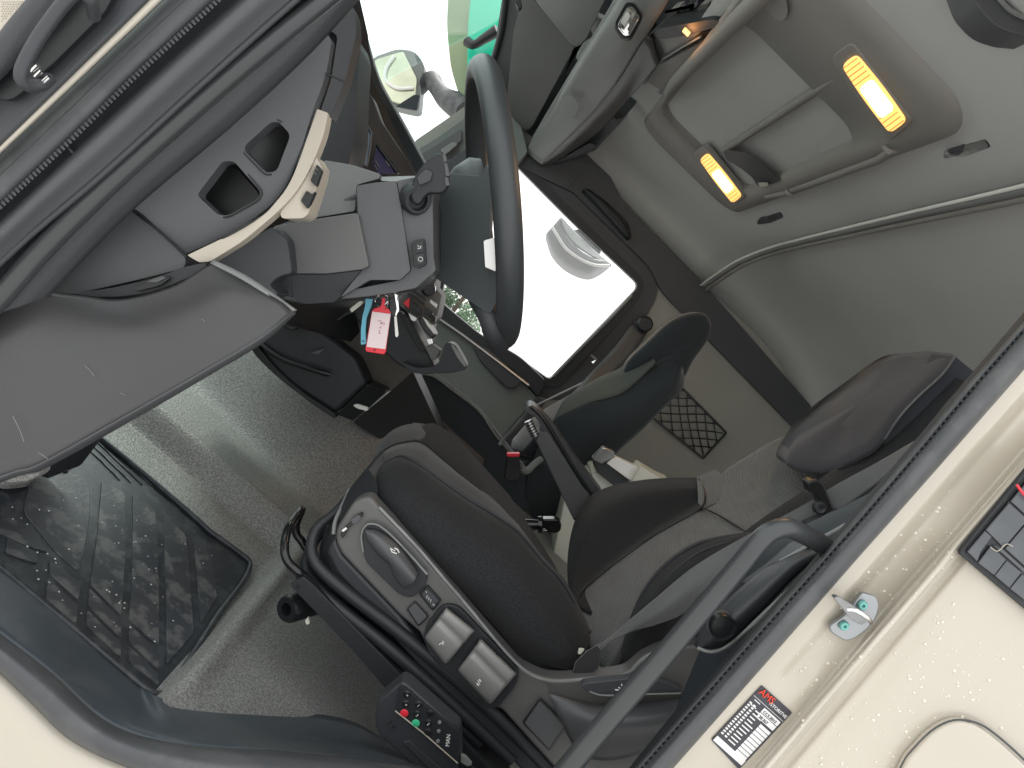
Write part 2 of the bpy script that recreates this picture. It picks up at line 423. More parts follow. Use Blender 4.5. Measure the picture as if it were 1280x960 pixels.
grid('bulkhead', lambda s, t: (-1.06 - .02*t, .0 + 2.12 * s, -.75 + .50 * t), 6, 4, M['dark2'], kind='structure')
grid('underfloor', lambda s, t: (-1.08 + 2.5 * s, -.02 + 2.15 * t, -.76), 4, 4, M['dark2'], kind='structure')
# ---- passenger side wall with its window opening
WIN = [(560,330),(596,192,8),(644,205,3),(708,270,40),(800,357,9),(687,475,6),(655,452,20),(612,425,20),(548,388,8)]
def w3(l, y): return [(p[0], p[1], y) + ((p[2],) if len(p) > 2 else ()) for p in l]
win = rp(w3(WIN, 2.1), 6)
slab('wall', [[(520,175,2.1),(600,120,2.1),(650,140,2.1),(700,170,2.1),(1190,640,2.1),(1100,1100,2.1),(560,800,2.1),(400,540,2.1),(440,350,2.1)], win], M['wall'], thick=.05, bevel=0, kind='structure')
# ================================================================== DOOR OPENING, REAR PILLAR (near the camera)
fr = thing('door_frame', (.45, 0, -.7), 'cream painted door frame with grey rubber seal along the right and bottom edge', 'door frame')
BD = [(700,1118),(770,1040),(841,960),(960,825),(1080,688),(1114,650),(1280,461),(1400,322)]     # seal / paint boundary
e1 = Vector((.66, -.751)); e2 = Vector((.751, .66))
def gs(x, c, w): return math.exp(-((x - c) / w) ** 2)
def paint_h(u, v):
    """relief of the pillar (metres towards the camera); u across from the seal, v along it, in photo pixels"""
    h = 0
    pad_ = sm(250, 285, v) * sm(395, 350, v)          # raised seat for the striker plate
    rec = sm(16, 34, u) * sm(84, 66, u)
    h -= .017 * rec * (1 - .75 * sm(110, 150, v) * sm(330, 275, v)) * sm(150, 190, v)
    h += .006 * rec * gs(v, 450, 40) + .004 * gs(u, 60, 14) * gs(v, 190, 26)
    h += .009 * gs(u, 88 - .018 * v, 6) + .012 * sm(74, 90, u)
    h -= .008 * gs(u, 106 - .018 * v, 6) + .004 * gs(u, 128 - .05 * v, 18)
    return h
def paint(s, t):
    v = -250 + 1000 * s; u = -6 + 560 * (t ** 1.5)
    bx, by = 841 + e1.x * v, 960 + e1.y * v
    return V(bx + e2.x * u, by + e2.y * u, .004 - paint_h(u, v))
grid('body_panel', paint, 150, 160, M['paint'], parent=fr, solid=.01)
# panel gap flap lower right, quarter pane upper right
fl = [(1118,985),(1136,950),(1167,916,30),(1196,902,30),(1222,907,30),(1252,930,20),(1300,975,8),(1300,1060,8),(1100,1060,8)]
slab('flap', rp([(p[0], p[1], -.020, (p[2] if len(p) > 2 else 6)) for p in fl]), M['paint'], .012, fr, bevel=.004, seg=4, label='rounded cream flap at the lower edge')
tube('flap_gap', [(p[0], p[1], -.0150) for p in cr(rp([(q[0]-3 if q[0] < 1200 else q[0]+3, q[1]-4, -.0, (q[2] if len(q) > 2 else 6)) for q in fl[:7]]), 40)], .0011, M['seal'], fr, n=8)
qp = thing('quarter_pane', V(1250, 690, -.02), 'dark quarter pane, its paving reflection built as tiles, with black rubber edge at the right picture edge', 'pane')
Q = [(1204,691),(1300,577),(1420,700),(1340,800)]
slab('rubber_edge', rp([(1199,692,-.018,5),(1298,570,-.018,4),(1430,700,-.018,4),(1342,812,-.018,4)]), M['rub'], .006, qp, bevel=.002)
slab('backing', rp([(1207,691,-.0195,3),(1299,581,-.0195,2),(1420,700,-.0195,2),(1338,796,-.0195,2)]), M['black'], .003, qp, bevel=0)
tm = mk('reflected paving', (.075, .08, .088), .3, .1, 200, var=.2, vs=25)  # paving mirrored in the glass, put in as tile colour and shape
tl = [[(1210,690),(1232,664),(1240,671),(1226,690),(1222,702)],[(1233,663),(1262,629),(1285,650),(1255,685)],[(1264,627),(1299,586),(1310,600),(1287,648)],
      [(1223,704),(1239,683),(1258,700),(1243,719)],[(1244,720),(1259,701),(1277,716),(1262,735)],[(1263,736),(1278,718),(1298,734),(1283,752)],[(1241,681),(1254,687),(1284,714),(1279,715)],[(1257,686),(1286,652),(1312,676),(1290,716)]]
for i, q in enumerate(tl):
    slab('reflected_tile', q, tm, .0022, qp, y=-.0222 - .0002 * (i % 3), bevel=.0006)
tube('reflected_twig', [(1238,684,-.0235),(1247,689,-.024),(1258,680,-.024),(1266,683,-.0235)], .0004, M['cream'], qp, res=12, n=5)  # belongs to the mirrored paving, modelled as geometry
tube('red_edge', [(1271,606,-.026),(1279,617,-.027),(1290,628,-.027)], .0013, M['red'], qp, res=8, n=8)
# rubber seal, ribbed lip
def off(path, d):
    out = []
    for i, p in enumerate(path):
        a = path[max(0, i - 1)]; b = path[min(len(path) - 1, i + 1)]
        t = Vector((b[0] - a[0], b[1] - a[1])).normalized(); n = Vector((t.y, -t.x))
        out.append((p[0] + n.x * d, p[1] + n.y * d))
    return out
RB = [(655,1118),(720,1045),(795,960),(925,812),(1060,660),(1130,578),(1219,472),(1280,403),(1345,325)]
B9 = cr([p for p in BD], 40); R9 = cr([p for p in RB], 40)
def mixp(t, y): return [(a[0]*(1-t)+b[0]*t, a[1]*(1-t)+b[1]*t, y) for a, b in zip(B9, R9)]
loft('rubber_seal', [mixp(-.03, .006), mixp(.06, -.012), mixp(.3, -.022), mixp(.55, -.023), mixp(.72, -.014), mixp(.84, .0), mixp(.9, .014)], M['seal'], 60, 20, .004, fr)
loft('seal_lip', [mixp(.80, -.002), mixp(.9, -.006), mixp(1.0, .002), mixp(1.06, .03)], M['seal'], 60, 8, .003, fr)
vs, fs = [], []
def teeth(path, y0, w, l, n, col):
    P = cr(path, n)
    for i, p in enumerate(P[:-1]):
        q = P[i + 1]; t = Vector((q[0]-p[0], q[1]-p[1])).normalized(); nn = Vector((-t.y, t.x)) * l
        a = Vector(p[:2]); b = a + t * w
        k = len(vs)
        for yy in (y0, y0 + .0008):
            for c in (a, b, b + nn, a + nn): vs.append(V(c.x, c.y, yy))
        fs.extend([[k, k+3, k+2, k+1], [k, k+1, k+5, k+4], [k+1, k+2, k+6, k+5], [k+2, k+3, k+7, k+6], [k+3, k, k+4, k+7]])
teeth([(p[0], p[1]) for p in mixp(.90, 0)], -.0085, 3.6, 7, 128, None)
obj('seal_teeth', vs, fs, M['seal'], fr, smooth=False, kind='stuff')
# water drops on paint and seal
rg = random.Random(5); vs, fs = [], []
def drop(c, r, nrm=Vector((0, -1, 0))):
    k = len(vs); n = 8
    a = nrm.orthogonal().normalized(); b = nrm.cross(a)
    for (rr, h) in ((1, 0), (.85, .35), (.5, .6)):
        for j in range(n): vs.append(c + (a * math.cos(j*6.2832/n) + b * math.sin(j*6.2832/n)) * r * rr + nrm * r * h)
    vs.append(c + nrm * r * .68)
    for i in range(2):
        for j in range(n): fs.append([k+i*n+j, k+i*n+(j+1) % n, k+(i+1)*n+(j+1) % n, k+(i+1)*n+j])
    for j in range(n): fs.append([k+2*n+j, k+2*n+(j+1) % n, k+3*n])
for i in range(800):
    v = rg.uniform(20, 620); u = rg.choice([rg.uniform(112, 330), rg.uniform(112, 230), rg.uniform(20, 90)])
    px, py = 841 + e1.x*v + e2.x*u, 960 + e1.y*v + e2.y*u
    if px > 1290 or py > 965 or (px > 1195 and py < 790): continue
    if 880 < px < 995 and 850 < py < 975: continue
    drop(V(px, py, .004 - paint_h(u, v)), rg.choice([.0006, .0008, .0009, .0012, .0018]) * rg.uniform(.7, 1.2))
dm = mk('water drop', (.66, .62, .53), .05, 0, var=0, coat=1)
o = obj('water_drop', vs, fs, dm, None, kind='stuff', label='small water drops scattered over the cream paint', cat='water drops')
# bottom sill: seal tube, paint
SB = [(-60,752),(0,796),(60,842),(137,908),(225,934),(350,946),(480,962),(600,985),(700,1010)]
SL = [(-60,790),(0,840),(40,878),(90,925),(170,962),(300,1000),(480,1040),(700,1090)]
A9 = cr(SB, 40); C9 = cr(SL, 40)
def mb(t, y): return [(a[0]*(1-t)+b[0]*t, a[1]*(1-t)+b[1]*t, y) for a, b in zip(A9, C9)]
loft('sill_seal', [mb(-.12, .035), mb(-.02, .008), mb(.1, -.004), mb(.35, -.018), mb(.65, -.02), mb(.9, -.012), mb(1.05, .004)], M['seal'], 60, 22, .004, fr)
loft('sill_paint', [mb(.95, .004), mb(1.2, .0), mb(1.6, -.006), mb(3.2, -.004), mb(6, -.002)], M['paint'], 50, 14, .008, fr)
# sill trim inside the seal
IN = [(-60,655),(0,705),(60,752),(137,824),(195,872),(240,884),(330,892),(430,900),(500,935),(640,1010)]
I9 = cr(IN, 40)
def mi(t, y): return [(a[0]*(1-t)+b[0]*t, a[1]*(1-t)+b[1]*t, y) for a, b in zip(A9, I9)]
st = thing('sill_trim', V(150, 880, .06), 'blue grey scuffed plastic sill trim between the floor mat and the door seal', 'sill trim')
def mz(t):
    out = []
    for p in mi(t, 0):
        yi = VZ(p[0], p[1], -.646).y if p[0] > 190 else VZ(p[0], p[1], -.668).y
        out.append((p[0], p[1], max(.03, min(.30, yi)) * min(1, .35 + .65 * t) ))
    return out
loft('tread', [mi(-.05, .03), mi(.02, .024), mi(.12, .03), mz(.5), mz(.9), mz(1.04)], M['kick'], 60, 16, .006, st)
tube('joint', [(132,836,.155),(136,870,.10),(137,902,.035)], .0012, M['black'], st, n=6)

# striker
sk = thing('door_striker', V(1068, 772, -.01), 'grey steel door striker plate with two teal screws on the cream pillar', 'striker')
yb = -.004
slab('plate', rp([(1078,741,yb,3),(1096,746,yb,4),(1100,757,yb,6),(1096,773,yb,8),(1084,788,yb,8),(1068,799,yb,5),(1057,802,yb,4),(1039,791,yb,4),(1037,783,yb,3),(1055,771,yb,3)]), M['steel'], .006, sk, bevel=.0015, seg=3)
for c in ((1077.5,756),(1054.5,781.5)):
    p = V(c[0], c[1], -.005)
    s = lathe('screw', p, (0,-1,0), [(.0048,0),(.0048,.0022),(.0038,.0034),(.0018,.0034),(.0017,.0012),(.0001,.0012)], M['tealm'], sk, n=20)
slab('hook', rp([(1042,747,-.022,3),(1048,746,-.026,3),(1066,757,-.026,3),(1082,770,-.014,5),(1085,777,-.006,4),(1076,782,-.006,4),(1062,772,-.014,3),(1055,763,-.022,3)]), M['steel'], .007, sk, bevel=.002, seg=3)
tube('hook_loop', [(1060,762,-.026),(1070,763,-.030),(1084,772,-.026),(1088,778,-.008)], .0021, M['chrome'], sk, res=14)
# sticker
sp = thing('type_plate', V(940, 910, -.002), 'dark sticker with red and white header and white table cells on the cream pillar', 'sticker')
S0, S1, S3 = Vector((952.5, 857)), Vector((990.5, 891)), Vector((889, 925))
def SU(a, b, dy=0):   # a along header, b down the sheet
    p = S0 + (S1 - S0) * a + (S3 - S0) * b
    return (p.x, p.y, .0022 - dy)
def cell(name, a0, b0, a1, b1, m, dy=.0006):
    return slab(name, [SU(a0, b0, dy), SU(a1, b0, dy), SU(a1, b1, dy), SU(a0, b1, dy)], m, .0004, sp, bevel=0, smooth=False)
slab('sheet', rp([(*SU(0,0)[:2], .0022, 2), (*SU(1,0)[:2], .0022, 2), (*SU(1,1.05)[:2], .0022, 2), (*SU(0,1)[:2], .0022, 2)]), M['ink'], .0012, sp, bevel=.0002)
cell('rule', .02, .168, .98, .174, M['paper'])
cell('table_cell', .42, .20, .95, .275, M['paper']); cell('table_cell', .42, .285, .95, .36, M['paper'])
for i in range(9): cell('table_cell', .62, .395 + i*.058, .95, .443 + i*.058, M['paper'])
for i in range(7): cell('table_cell', .56, .80 + i*.0, .56, .80, M['paper']) if False else None
rgs = random.Random(2)
for i in range(11): cell('text_bar', .30, .30 + i*.053, .30 + rgs.uniform(.15, .27), .317 + i*.053, M['paper'])
for cc in (.05, .17):
    for i in range(14): cell('digit_mark', cc, .26 + i*.043, cc + .07, .283 + i*.043, M['paper'])
for i in range(2): cell('text_bar', .10, .10 + .08*i + .1, .28, .112 + .08*i + .1, M['paper'])
cell('table_cell', .04, .90, .97, .985, M['paper'])
a_ = V(*SU(0, 0)); b_ = V(*SU(1, 0)); c_ = V(*SU(0, 1)); rt = (b_ - a_); upv = (a_ - c_); W_ = rt.length
text('lettering', 'AMS', V(*SU(.05, .105, .0008)), rt, upv, W_ * .23, M['hred'], sp)
text('lettering', '/STORITVE', V(*SU(.43, .125, .0008)), rt, upv, W_ * .115, M['paper'], sp)
text('lettering', 'CC5.2012', V(*SU(.46, .265, .0008)), rt, upv, W_ * .10, M['ink'], sp)
text('lettering', '20.367', V(*SU(.46, .350, .0008)), rt, upv, W_ * .10, M['ink'], sp)

# ================================================================== FRONT PILLAR (upper left)
ap = thing('front_pillar', (-.35, .01, -.6), 'front edge of the door opening with cream strip and stacked grey rubber and plastic mouldings', 'pillar')
def ln(pts, y): return [(p[0], p[1], y) for p in pts]
c0 = [(-60,230),(0,177),(89,90),(178,3),(240,-58)]; c1 = [(-60,247),(0,192),(101,97),(203,0),(262,-58)]
mid_ = lambda a, b, t: [(p[0]*(1-t)+q[0]*t, p[1]*(1-t)+q[1]*t) for p, q in zip(a, b)]
loft('cream_strip', [ln(mid_(c0, c1, -.1), -.02), ln(mid_(c0, c1, .2), -.030), ln(mid_(c0, c1, .8), -.030), ln(mid_(c0, c1, 1.1), -.02)], M['paint'], 30, 8, .004, ap)
g1 = [(-60,315),(0,258),(82,181),(168,96),(270,2),(330,-55)]
c1b = [(-60,247),(0,192),(75,121),(140,59),(203,0),(262,-58)]
loft('outer_seal', [ln(mid_(c1b, g1, 0), -.012), ln(mid_(c1b, g1, .15), -.018), ln(mid_(c1b, g1, .45), -.024), ln(mid_(c1b, g1, .75), -.026), ln(mid_(c1b, g1, .93), -.018), ln(mid_(c1b, g1, 1.05), .01)], M['seal'], 40, 16, .004, ap)
tube('seal_crease', [(p[0], p[1], -.0228) for p in mid_(c1b, g1, .42)], .0009, M['rub'], ap, res=30, n=6)
vs, fs = [], []
teeth([(p[0], p[1]) for p in mid_(c1b, g1, .93)], -.0215, 3.4, 7, 90, None)
obj('seal_teeth', vs, fs, M['dark'], ap, smooth=False, kind='stuff')
g2 = [(-60,385),(0,335),(40,298),(130,222),(250,113),(372,4),(440,-55)]
g1b = cr(g1, 7)
q = lambda t, y: ln(mid_(g1b, g2, t), y)
loft('inner_moulding', [q(0, .008), q(.15, .004), q(.3, -.006), q(.5, -.004), q(.75, .008), q(1.0, .02)], M['mid'], 40, 20, .005, ap)
g3 = [(-60,440),(0,392),(60,330),(150,245),(270,140),(380,40),(450,-30)]
q = lambda t, y: ln(mid_(g2, g3, t), y)
loft('groove_trim', [q(-.03, .015), q(.05, .035), q(.6, .05), q(1.3, .06), q(1.8, .075)], M['dark'], 40, 12, .005, ap)
tube('trim_joint', [(80,179,-.003),(90,190,-.003),(110,200,.012),(112,197,.02)], .0018, M['black'], ap, n=8)
tube('trim_joint', [(99,210,.012),(103,206,.012),(120,222,.022)], .0018, M['black'], ap, n=8)
slab('trim_clip', rp([(97,235,.034,3),(104,222,.034,3),(118,226,.034,3),(104,240,.034,3)]), M['black'], .01, ap, bevel=.002)
gb = thing('grab_bar', V(94, 268, .03), 'long thick grey bar running up the front of the door opening', 'grab bar')
tube('bar', [(-80,455,.03),(-30,401,.03),(0,372,.03),(47,318,.03),(94,270,.03),(156,211,.03),(250,128,.03),(330,60,.03),(400,4,.032),(460,-45,.035)], [.0105, .0105, .0098, .0090], M['bar'], gb, res=50, n=18)

# open door edge with pull loop
od = thing('driver_door', (-.45, -.05, -.3), 'edge of the open driver door in the top left corner with cream speaker panel and dark pull loop', 'door')
slab('trim', [(-80,260,-.035),(0,177,-.035),(178,3,-.035),(240,-60,-.035),(-80,-60,-.035)], M['dark'], .01, od, bevel=.002)
slab('recess', rp([(-20,110,-.045,8),(60,0,-.045,8),(75,-30,-.045,8),(160,-40,-.045,8),(130,15,-.045,6),(60,85,-.045,12),(10,130,-.045,20)]), M['black'], .006, od, bevel=.004)
slab('cream_panel', rp([(-80,120,-.055,8),(0,58,-.055,10),(58,-6,-.055,8),(100,-60,-.055,8),(-80,-60,-.055,4)]), M['paint'], .012, od, bevel=.004, seg=4)
tube('edge_roll', [(-60,130,-.05),(0,72,-.054),(30,35,-.054),(70,-12,-.054),(110,-60,-.05)], .011, M['dark'], od, res=24)
vs, fs = [], []
for i in range(9):
    for j in range(9 - i): drop(V(2 + i*3.2 + (j % 2)*1.6, 2 + j*3.0, -.0552), .0007)
obj('speaker_dimples', vs, fs, M['cream'], od, kind='stuff')
tube('pull_loop', [(118,22,-.058),(112,-2,-.075),(96,-10,-.08),(60,30,-.08),(34,72,-.08),(26,96,-.078),(36,107,-.07),(52,106,-.06),(62,98,-.05)], [.005,.0055,.0055,.0055,.0055,.0055,.005], M['dark'], od, res=50, n=14)
for c in ((44,86),(49,93),(58,100)):
    tube('pull_clip', [(c[0]-4, c[1]+3, -.062),(c[0]+4, c[1]-4, -.064)], .0022, M['chrome'], od, n=8)
# ================================================================== PASSENGER SIDE
pw = thing('passenger_window', V(700, 400, 2.1), 'passenger door window with dark rubber frame and white overcast daylight behind', 'window')
fo = rp([(535,330,2.09,6),(585,165,2.09,6),(652,180,2.09,6),(716,236,2.09,10),(812,330,2.09,26),(826,362,2.09,20),(806,400,2.09,12),(712,500,2.09,10),(672,500,2.09,10),(600,455,2.09,10),(530,398,2.09,6)])
slab('frame', [fo, rp(w3(WIN, 2.09), 6)], M['band'], .03, pw, bevel=.005, seg=3)
fo2 = rp([(550,330,2.08,6),(592,180,2.08,6),(650,194,2.08,6),(712,260,2.08,10),(800,344,2.08,22),(806,360,2.08,14),(790,385,2.08,12),(700,484,2.08,8),(680,484,2.08,8),(606,432,2.08,12),(543,392,2.08,6)])
slab('gasket', [fo2, rp([(p[0], p[1], 2.08) + ((p[2],) if len(p) > 2 else ()) for p in WIN], 6)], M['rub'], .012, pw, bevel=.003)
slab('pane', rp([(p[0], p[1], 2.115) + ((p[2],) if len(p) > 2 else ()) for p in WIN], 6), M['glass'], .004, pw, bevel=0)
tube('edge_trim', [(692,470,2.075),(720,441,2.075),(770,391,2.075),(790,369,2.075)], .006, M['lgrey'], pw, n=8)
tube('edge_trim', [(540,300,2.07),(640,196,2.07)], .004, M['lgrey'], pw, n=8) if False else None
# side mirrors outside
def mirror(name, lab, body, y, faceoff, parts): pass
km = thing('kerb_mirror', V(720, 310, 2.35), 'pale grey half moon kerb mirror hanging outside the top of the passenger window', 'mirror')
loft('shell', [[(682,300,2.32),(690,322,2.32),(708,340,2.32),(734,350,2.32),(750,344,2.32),(764,333,2.32)],
               [(683,292,2.27),(694,315,2.25),(712,331,2.25),(737,340,2.25),(752,334,2.26),(765,331,2.28)],
               [(690,284,2.26),(702,303,2.24),(720,320,2.24),(742,328,2.24),(755,328,2.25),(765,331,2.28)],
               [(701,271,2.28),(706,290,2.25),(722,310,2.25),(743,323,2.25),(757,326,2.26),(765,331,2.28)]], M['lgrey'], 24, 16, .006, km)
loft('mirror_glass', [[(702,272,2.27),(704,284,2.25),(716,303,2.25),(740,320,2.25),(764,331,2.27)],[(703,272,2.28),(715,285,2.30),(728,298,2.31),(746,315,2.30),(765,331,2.28)]], M['teall'], 16, 6, .004, km)
tube('rim', [(690,284,2.245),(697,295,2.235),(706,309,2.232),(722,322,2.232),(742,331,2.235),(762,332,2.25)], .006, M['white'], km, res=20, n=8)
slab('bracket', [(716,288,2.33),(740,282,2.33),(752,316,2.33),(742,322,2.33)], M['teal'], .04, km, bevel=.006)
# header band, strap, side wall details
slab('header_trim', rp([(640,205,2.075,4),(672,190,2.075,4),(745,186,2.075,3),(778,250,2.075,2),(895,372,2.075,2),(1062,562,2.075,2),(1034,578,2.075,2),(826,364,2.075,10),(812,334,2.075,10),(716,240,2.075,6)]), M['band'], .02, None, bevel=.003, label='wide dark blue trim band running back above the passenger window', cat='wall trim')
gh = thing('grab_rail', V(760, 285, 2.05), 'dark grab handle lying in the trim band above the passenger window', 'grab handle')
loft('grip', [[(727,240,2.07),(750,262,2.05),(775,290,2.05),(784,301,2.07)],[(731,236,2.04),(756,258,2.02),(780,284,2.02),(789,296,2.04)],[(736,236,2.05),(760,254,2.04),(784,278,2.04),(788,290,2.06)]], M['dark2'], 16, 8, .008, gh)
slab('trim_joint', [(708,236,2.07),(729,212,2.07),(730,213,2.07),(709.5,237,2.07)], M['black'], .003, None, y=None, bevel=0, label='thin dark joint across the trim band near the overhead console', cat='trim joint')
pb = thing('passenger_seat_belt', V(790, 420, 2.0), 'grey seat belt with dark upper anchor on the far wall behind the passenger window', 'seat belt')
lathe('anchor', V(805, 405, 2.04), (0,-1,0), [(.030,0),(.030,.02),(.022,.03),(.0,.03)], M['dark2'], pb)
slab('anchor_arm', rp([(791,402,2.03,3),(803,396,2.03,3),(812,410,2.03,3),(806,422,2.03,3),(796,414,2.03,3)]), M['dark2'], .02, pb, bevel=.004)
loft('webbing', [[(791,404,2.03),(768,434,2.0),(742,462,1.97),(705,500,1.9),(665,520,1.85)],[(808,418,2.03),(790,444,2.0),(766,468,1.97),(738,492,1.92),(700,520,1.88)]], M['mid'], 24, 5, .003, pb)
tube('belt_clip', [(738,444,1.93),(746,449,1.93),(741,454,1.93)], .006, M['chrome'], pb, n=8)
# storage net
nt_ = thing('storage_net', V(860, 530, 2.08), 'black mesh storage net stretched on the grey side wall between the seats', 'net')
N00, N10, N01, N11 = Vector((806,514)), Vector((850,482)), Vector((879,573)), Vector((908,541))
def NP(u, v, s=0):
    p = N00*(1-u)*(1-v) + N10*u*(1-v) + N01*(1-u)*v + N11*u*v
    bow = 3.5 * math.sin(math.pi*v) * (u - .5) * -1
    return (p.x + bow, p.y + bow * 1.0, 2.085 - .018 * math.sin(math.pi*u) * math.sin(math.pi*v))
for (a, b) in (((0,0),(1,0)),((1,0),(1,1)),((1,1),(0,1)),((0,1),(0,0))):
    tube('cord', [NP(a[0]+(b[0]-a[0])*t/8, a[1]+(b[1]-a[1])*t/8) for t in range(9)], .0045, M['black'], nt_, n=6)
rg = random.Random(8)
for i in range(-4, 6):
    for sgn in (1, -1):
        P_ = []
        for k in range(13):
            t = k / 12; v = (i + 3.6 * t) / 5.5 if sgn > 0 else (i + 3.6 * (1 - t)) / 5.5
            if 0 <= v <= 1: P_.append(NP(t, v + .012 * math.sin(5 * t + i)))
        if len(P_) > 2: tube('cord', P_, .0027, M['black'], nt_, n=5)
# ---- passenger door inner panel
pd = thing('passenger_door', V(620, 480, 2.05), 'grey green inner panel of the passenger door below its window with a dark handle recess', 'door')
slab('panel', rp([(505,350,2.05,4),(560,385,2.05,4),(600,425,2.05,4),(660,484,2.05,4),(672,496,2.05,4),(624,552,2.05,6),(560,640,2.05,6),(480,560,2.05,6),(470,420,2.05,6)]), M['teall'], .03, pd, bevel=.004)
slab('upper_trim', rp([(530,355,2.03,4),(560,385,2.03,4),(600,418,2.03,10),(650,446,2.03,12),(684,478,2.03,8),(672,496,2.03,4),(640,462,2.03,4),(585,424,2.03,4),(540,392,2.03,4),(520,380,2.03,4)]), M['dark2'], .04, pd, bevel=.01, seg=3)
tube('bright_edge', [(544,395,2.02),(580,420,2.02),(620,450,2.02),(661,482,2.02)], .006, M['metal'], pd, n=8)  # highlight along the trim line, put in as a thin metal tube
slab('handle_recess', rp([(590,430,2.02,6),(610,436,2.02,6),(650,472,2.02,6),(652,478,2.02,4),(642,487,2.02,5),(632,484,2.02,6),(600,452,2.02,6)]), M['band'], .03, pd, bevel=.008, seg=3)
slab('rear_edge', [(672,496,2.02),(684,500,2.02),(640,560,2.02),(622,555,2.02)], M['band'], .03, pd)
tube('pale_seam', [(628,552,1.9),(650,525,1.9),(668,508,1.9),(730,478,1.95)], .004, M['lgrey'], pd, n=6)
# ---- far windscreen pillar
fp = thing('windscreen_pillar', V(560, 190, 2.0), 'grey green windscreen pillar at the far front corner with a pale raised strip', 'pillar')
slab('cover', rp([(500,212,2.02,3),(511,193,2.02,3),(545,172,2.02,3),(579,148,2.02,3),(640,110,2.02,3),(660,190,2.02,3),(646,206,2.02,3),(600,185,2.02,3),(598,218,2.02,3),(530,240,2.02,3)]), M['teall'], .05, fp, bevel=.006)
slab('lower_cover', rp([(512,202,2.0,3),(545,181,2.0,3),(577,160,2.0,3),(577,176,2.0,3),(552,193,2.0,3),(528,205,2.0,3),(522,206,2.0,3)]), M['mid'], .02, fp, bevel=.004)
slab('strip', rp([(550,188,1.98,2),(566,177,1.98,3),(573,180,1.98,3),(556,194,1.98,2)]), M['lgrey'], .02, fp, bevel=.004)
slab('dark_trim', rp([(530,235,1.96,3),(550,208,1.96,3),(582,186,1.96,3),(600,196,1.96,3),(600,230,1.96,3)]), M['band'], .02, fp, bevel=.004)
# ---- windscreen + mirrors seen through it
ws = thing('windscreen', V(520, 80, 2.0), 'clear windscreen with white sky behind it and a dark lower edge', 'windscreen')
A = VZ; 
wb = [(-1.05, .0, -.25), (-1.05, 2.12, -.25), (-.70, 2.12, .70), (-.70, .0, .70)]
obj('pane', [Vector(p) for p in wb] + [Vector(p) + Vector((-.006, 0, 0)) for p in wb], [(0,1,2,3),(7,6,5,4),(0,4,5,1),(1,5,6,2),(2,6,7,3),(3,7,4,0)], M['glassw'], ws, smooth=False)
mm = thing('main_mirror', V(490, 98, 2.75), 'large pale translucent looking door mirror seen through the windscreen on its dark arm', 'mirror')
om = rp([(463,78,2.7,8),(468,70,2.7,6),(497,60,2.7,8),(518,63,2.7,8),(531,80,2.7,8),(526,112,2.7,3),(524,136,2.7,3),(519,139,2.7,3),(490,133,2.7,14),(468,118,2.7,10),(463,100,2.7,10)])
slab('housing', om, M['teall'], .12, mm, bevel=.03, seg=4)
slab('mirror_glass', rp([(466,80,2.69,6),(470,74,2.69,5),(496,66,2.69,6),(504,64,2.69,4),(522,100,2.69,5),(517,134,2.69,4),(490,128,2.69,12),(470,114,2.69,10),(466,100,2.69,8)]), mk('mirror pane', (.5, .52, .38), .12, 0, metal=.7, var=.3, vs=5), .01, mm, bevel=.003)
tube('inner_arc', [(493,70,2.68),(483,85,2.68),(482,100,2.68),(496,110,2.68),(517,110,2.68)], .008, M['white'], mm, res=20, n=8)
slab('lower_edge', [(494,133,2.67),(517,118,2.67),(525,118,2.67),(521,138,2.67)], M['teal'], .02, mm, bevel=.005)
tube('arm', [(524,112,2.74),(538,98,2.7),(545,108,2.6),(556,122,2.5),(568,130,2.35),(584,142,2.25)], [.030,.036,.036,.045,.05,.05], mk('wet black arm', (.02, .024, .026), .6, 0, dirt=25, tint=(.05,.055,.055)), mm, res=20, n=12)
fm = thing('front_mirror', V(590, 50, 2.4), 'rounded mirror, its green reflection given as face colour, with an olive edge on a black arm beyond the windscreen top', 'mirror')
gp = bpy.data.materials.new('mirrored green'); gp.use_nodes = True; t_ = gp.node_tree; b_ = t_.nodes['Principled BSDF']; b_.inputs['Roughness'].default_value = .35; b_.inputs['Coat Weight'].default_value = .5
b_.inputs['Base Color'].default_value = (.004, .50, .30, 1)  # green reflected in the mirror, set as plain base colour
slab('green_face', rp([(592,-40,2.36,6),(640,-40,2.36,4),(622,60,2.36,6),(606,98,2.36,8),(596,112,2.36,6),(585,118,2.36,4),(584,70,2.36,10),(585,30,2.36,10)]), gp, .05, fm, bevel=.012, seg=3)
slab('olive_edge', rp([(562,-40,2.38,6),(592,-40,2.38,4),(591,40,2.38,6),(588,80,2.38,6),(586,122,2.38,5),(574,119,2.38,10),(563,85,2.38,16),(558,30,2.38,16)]), mk('olive edge', (.24, .30, .17), .4, .1, 80, var=.15), .06, fm, bevel=.02, seg=4)
tube('arm', [(584,52,2.3),(592,56,2.28),(606,48,2.26),(622,38,2.24)], [.020,.016,.020,.024], M['black'], fm, res=10, n=10)

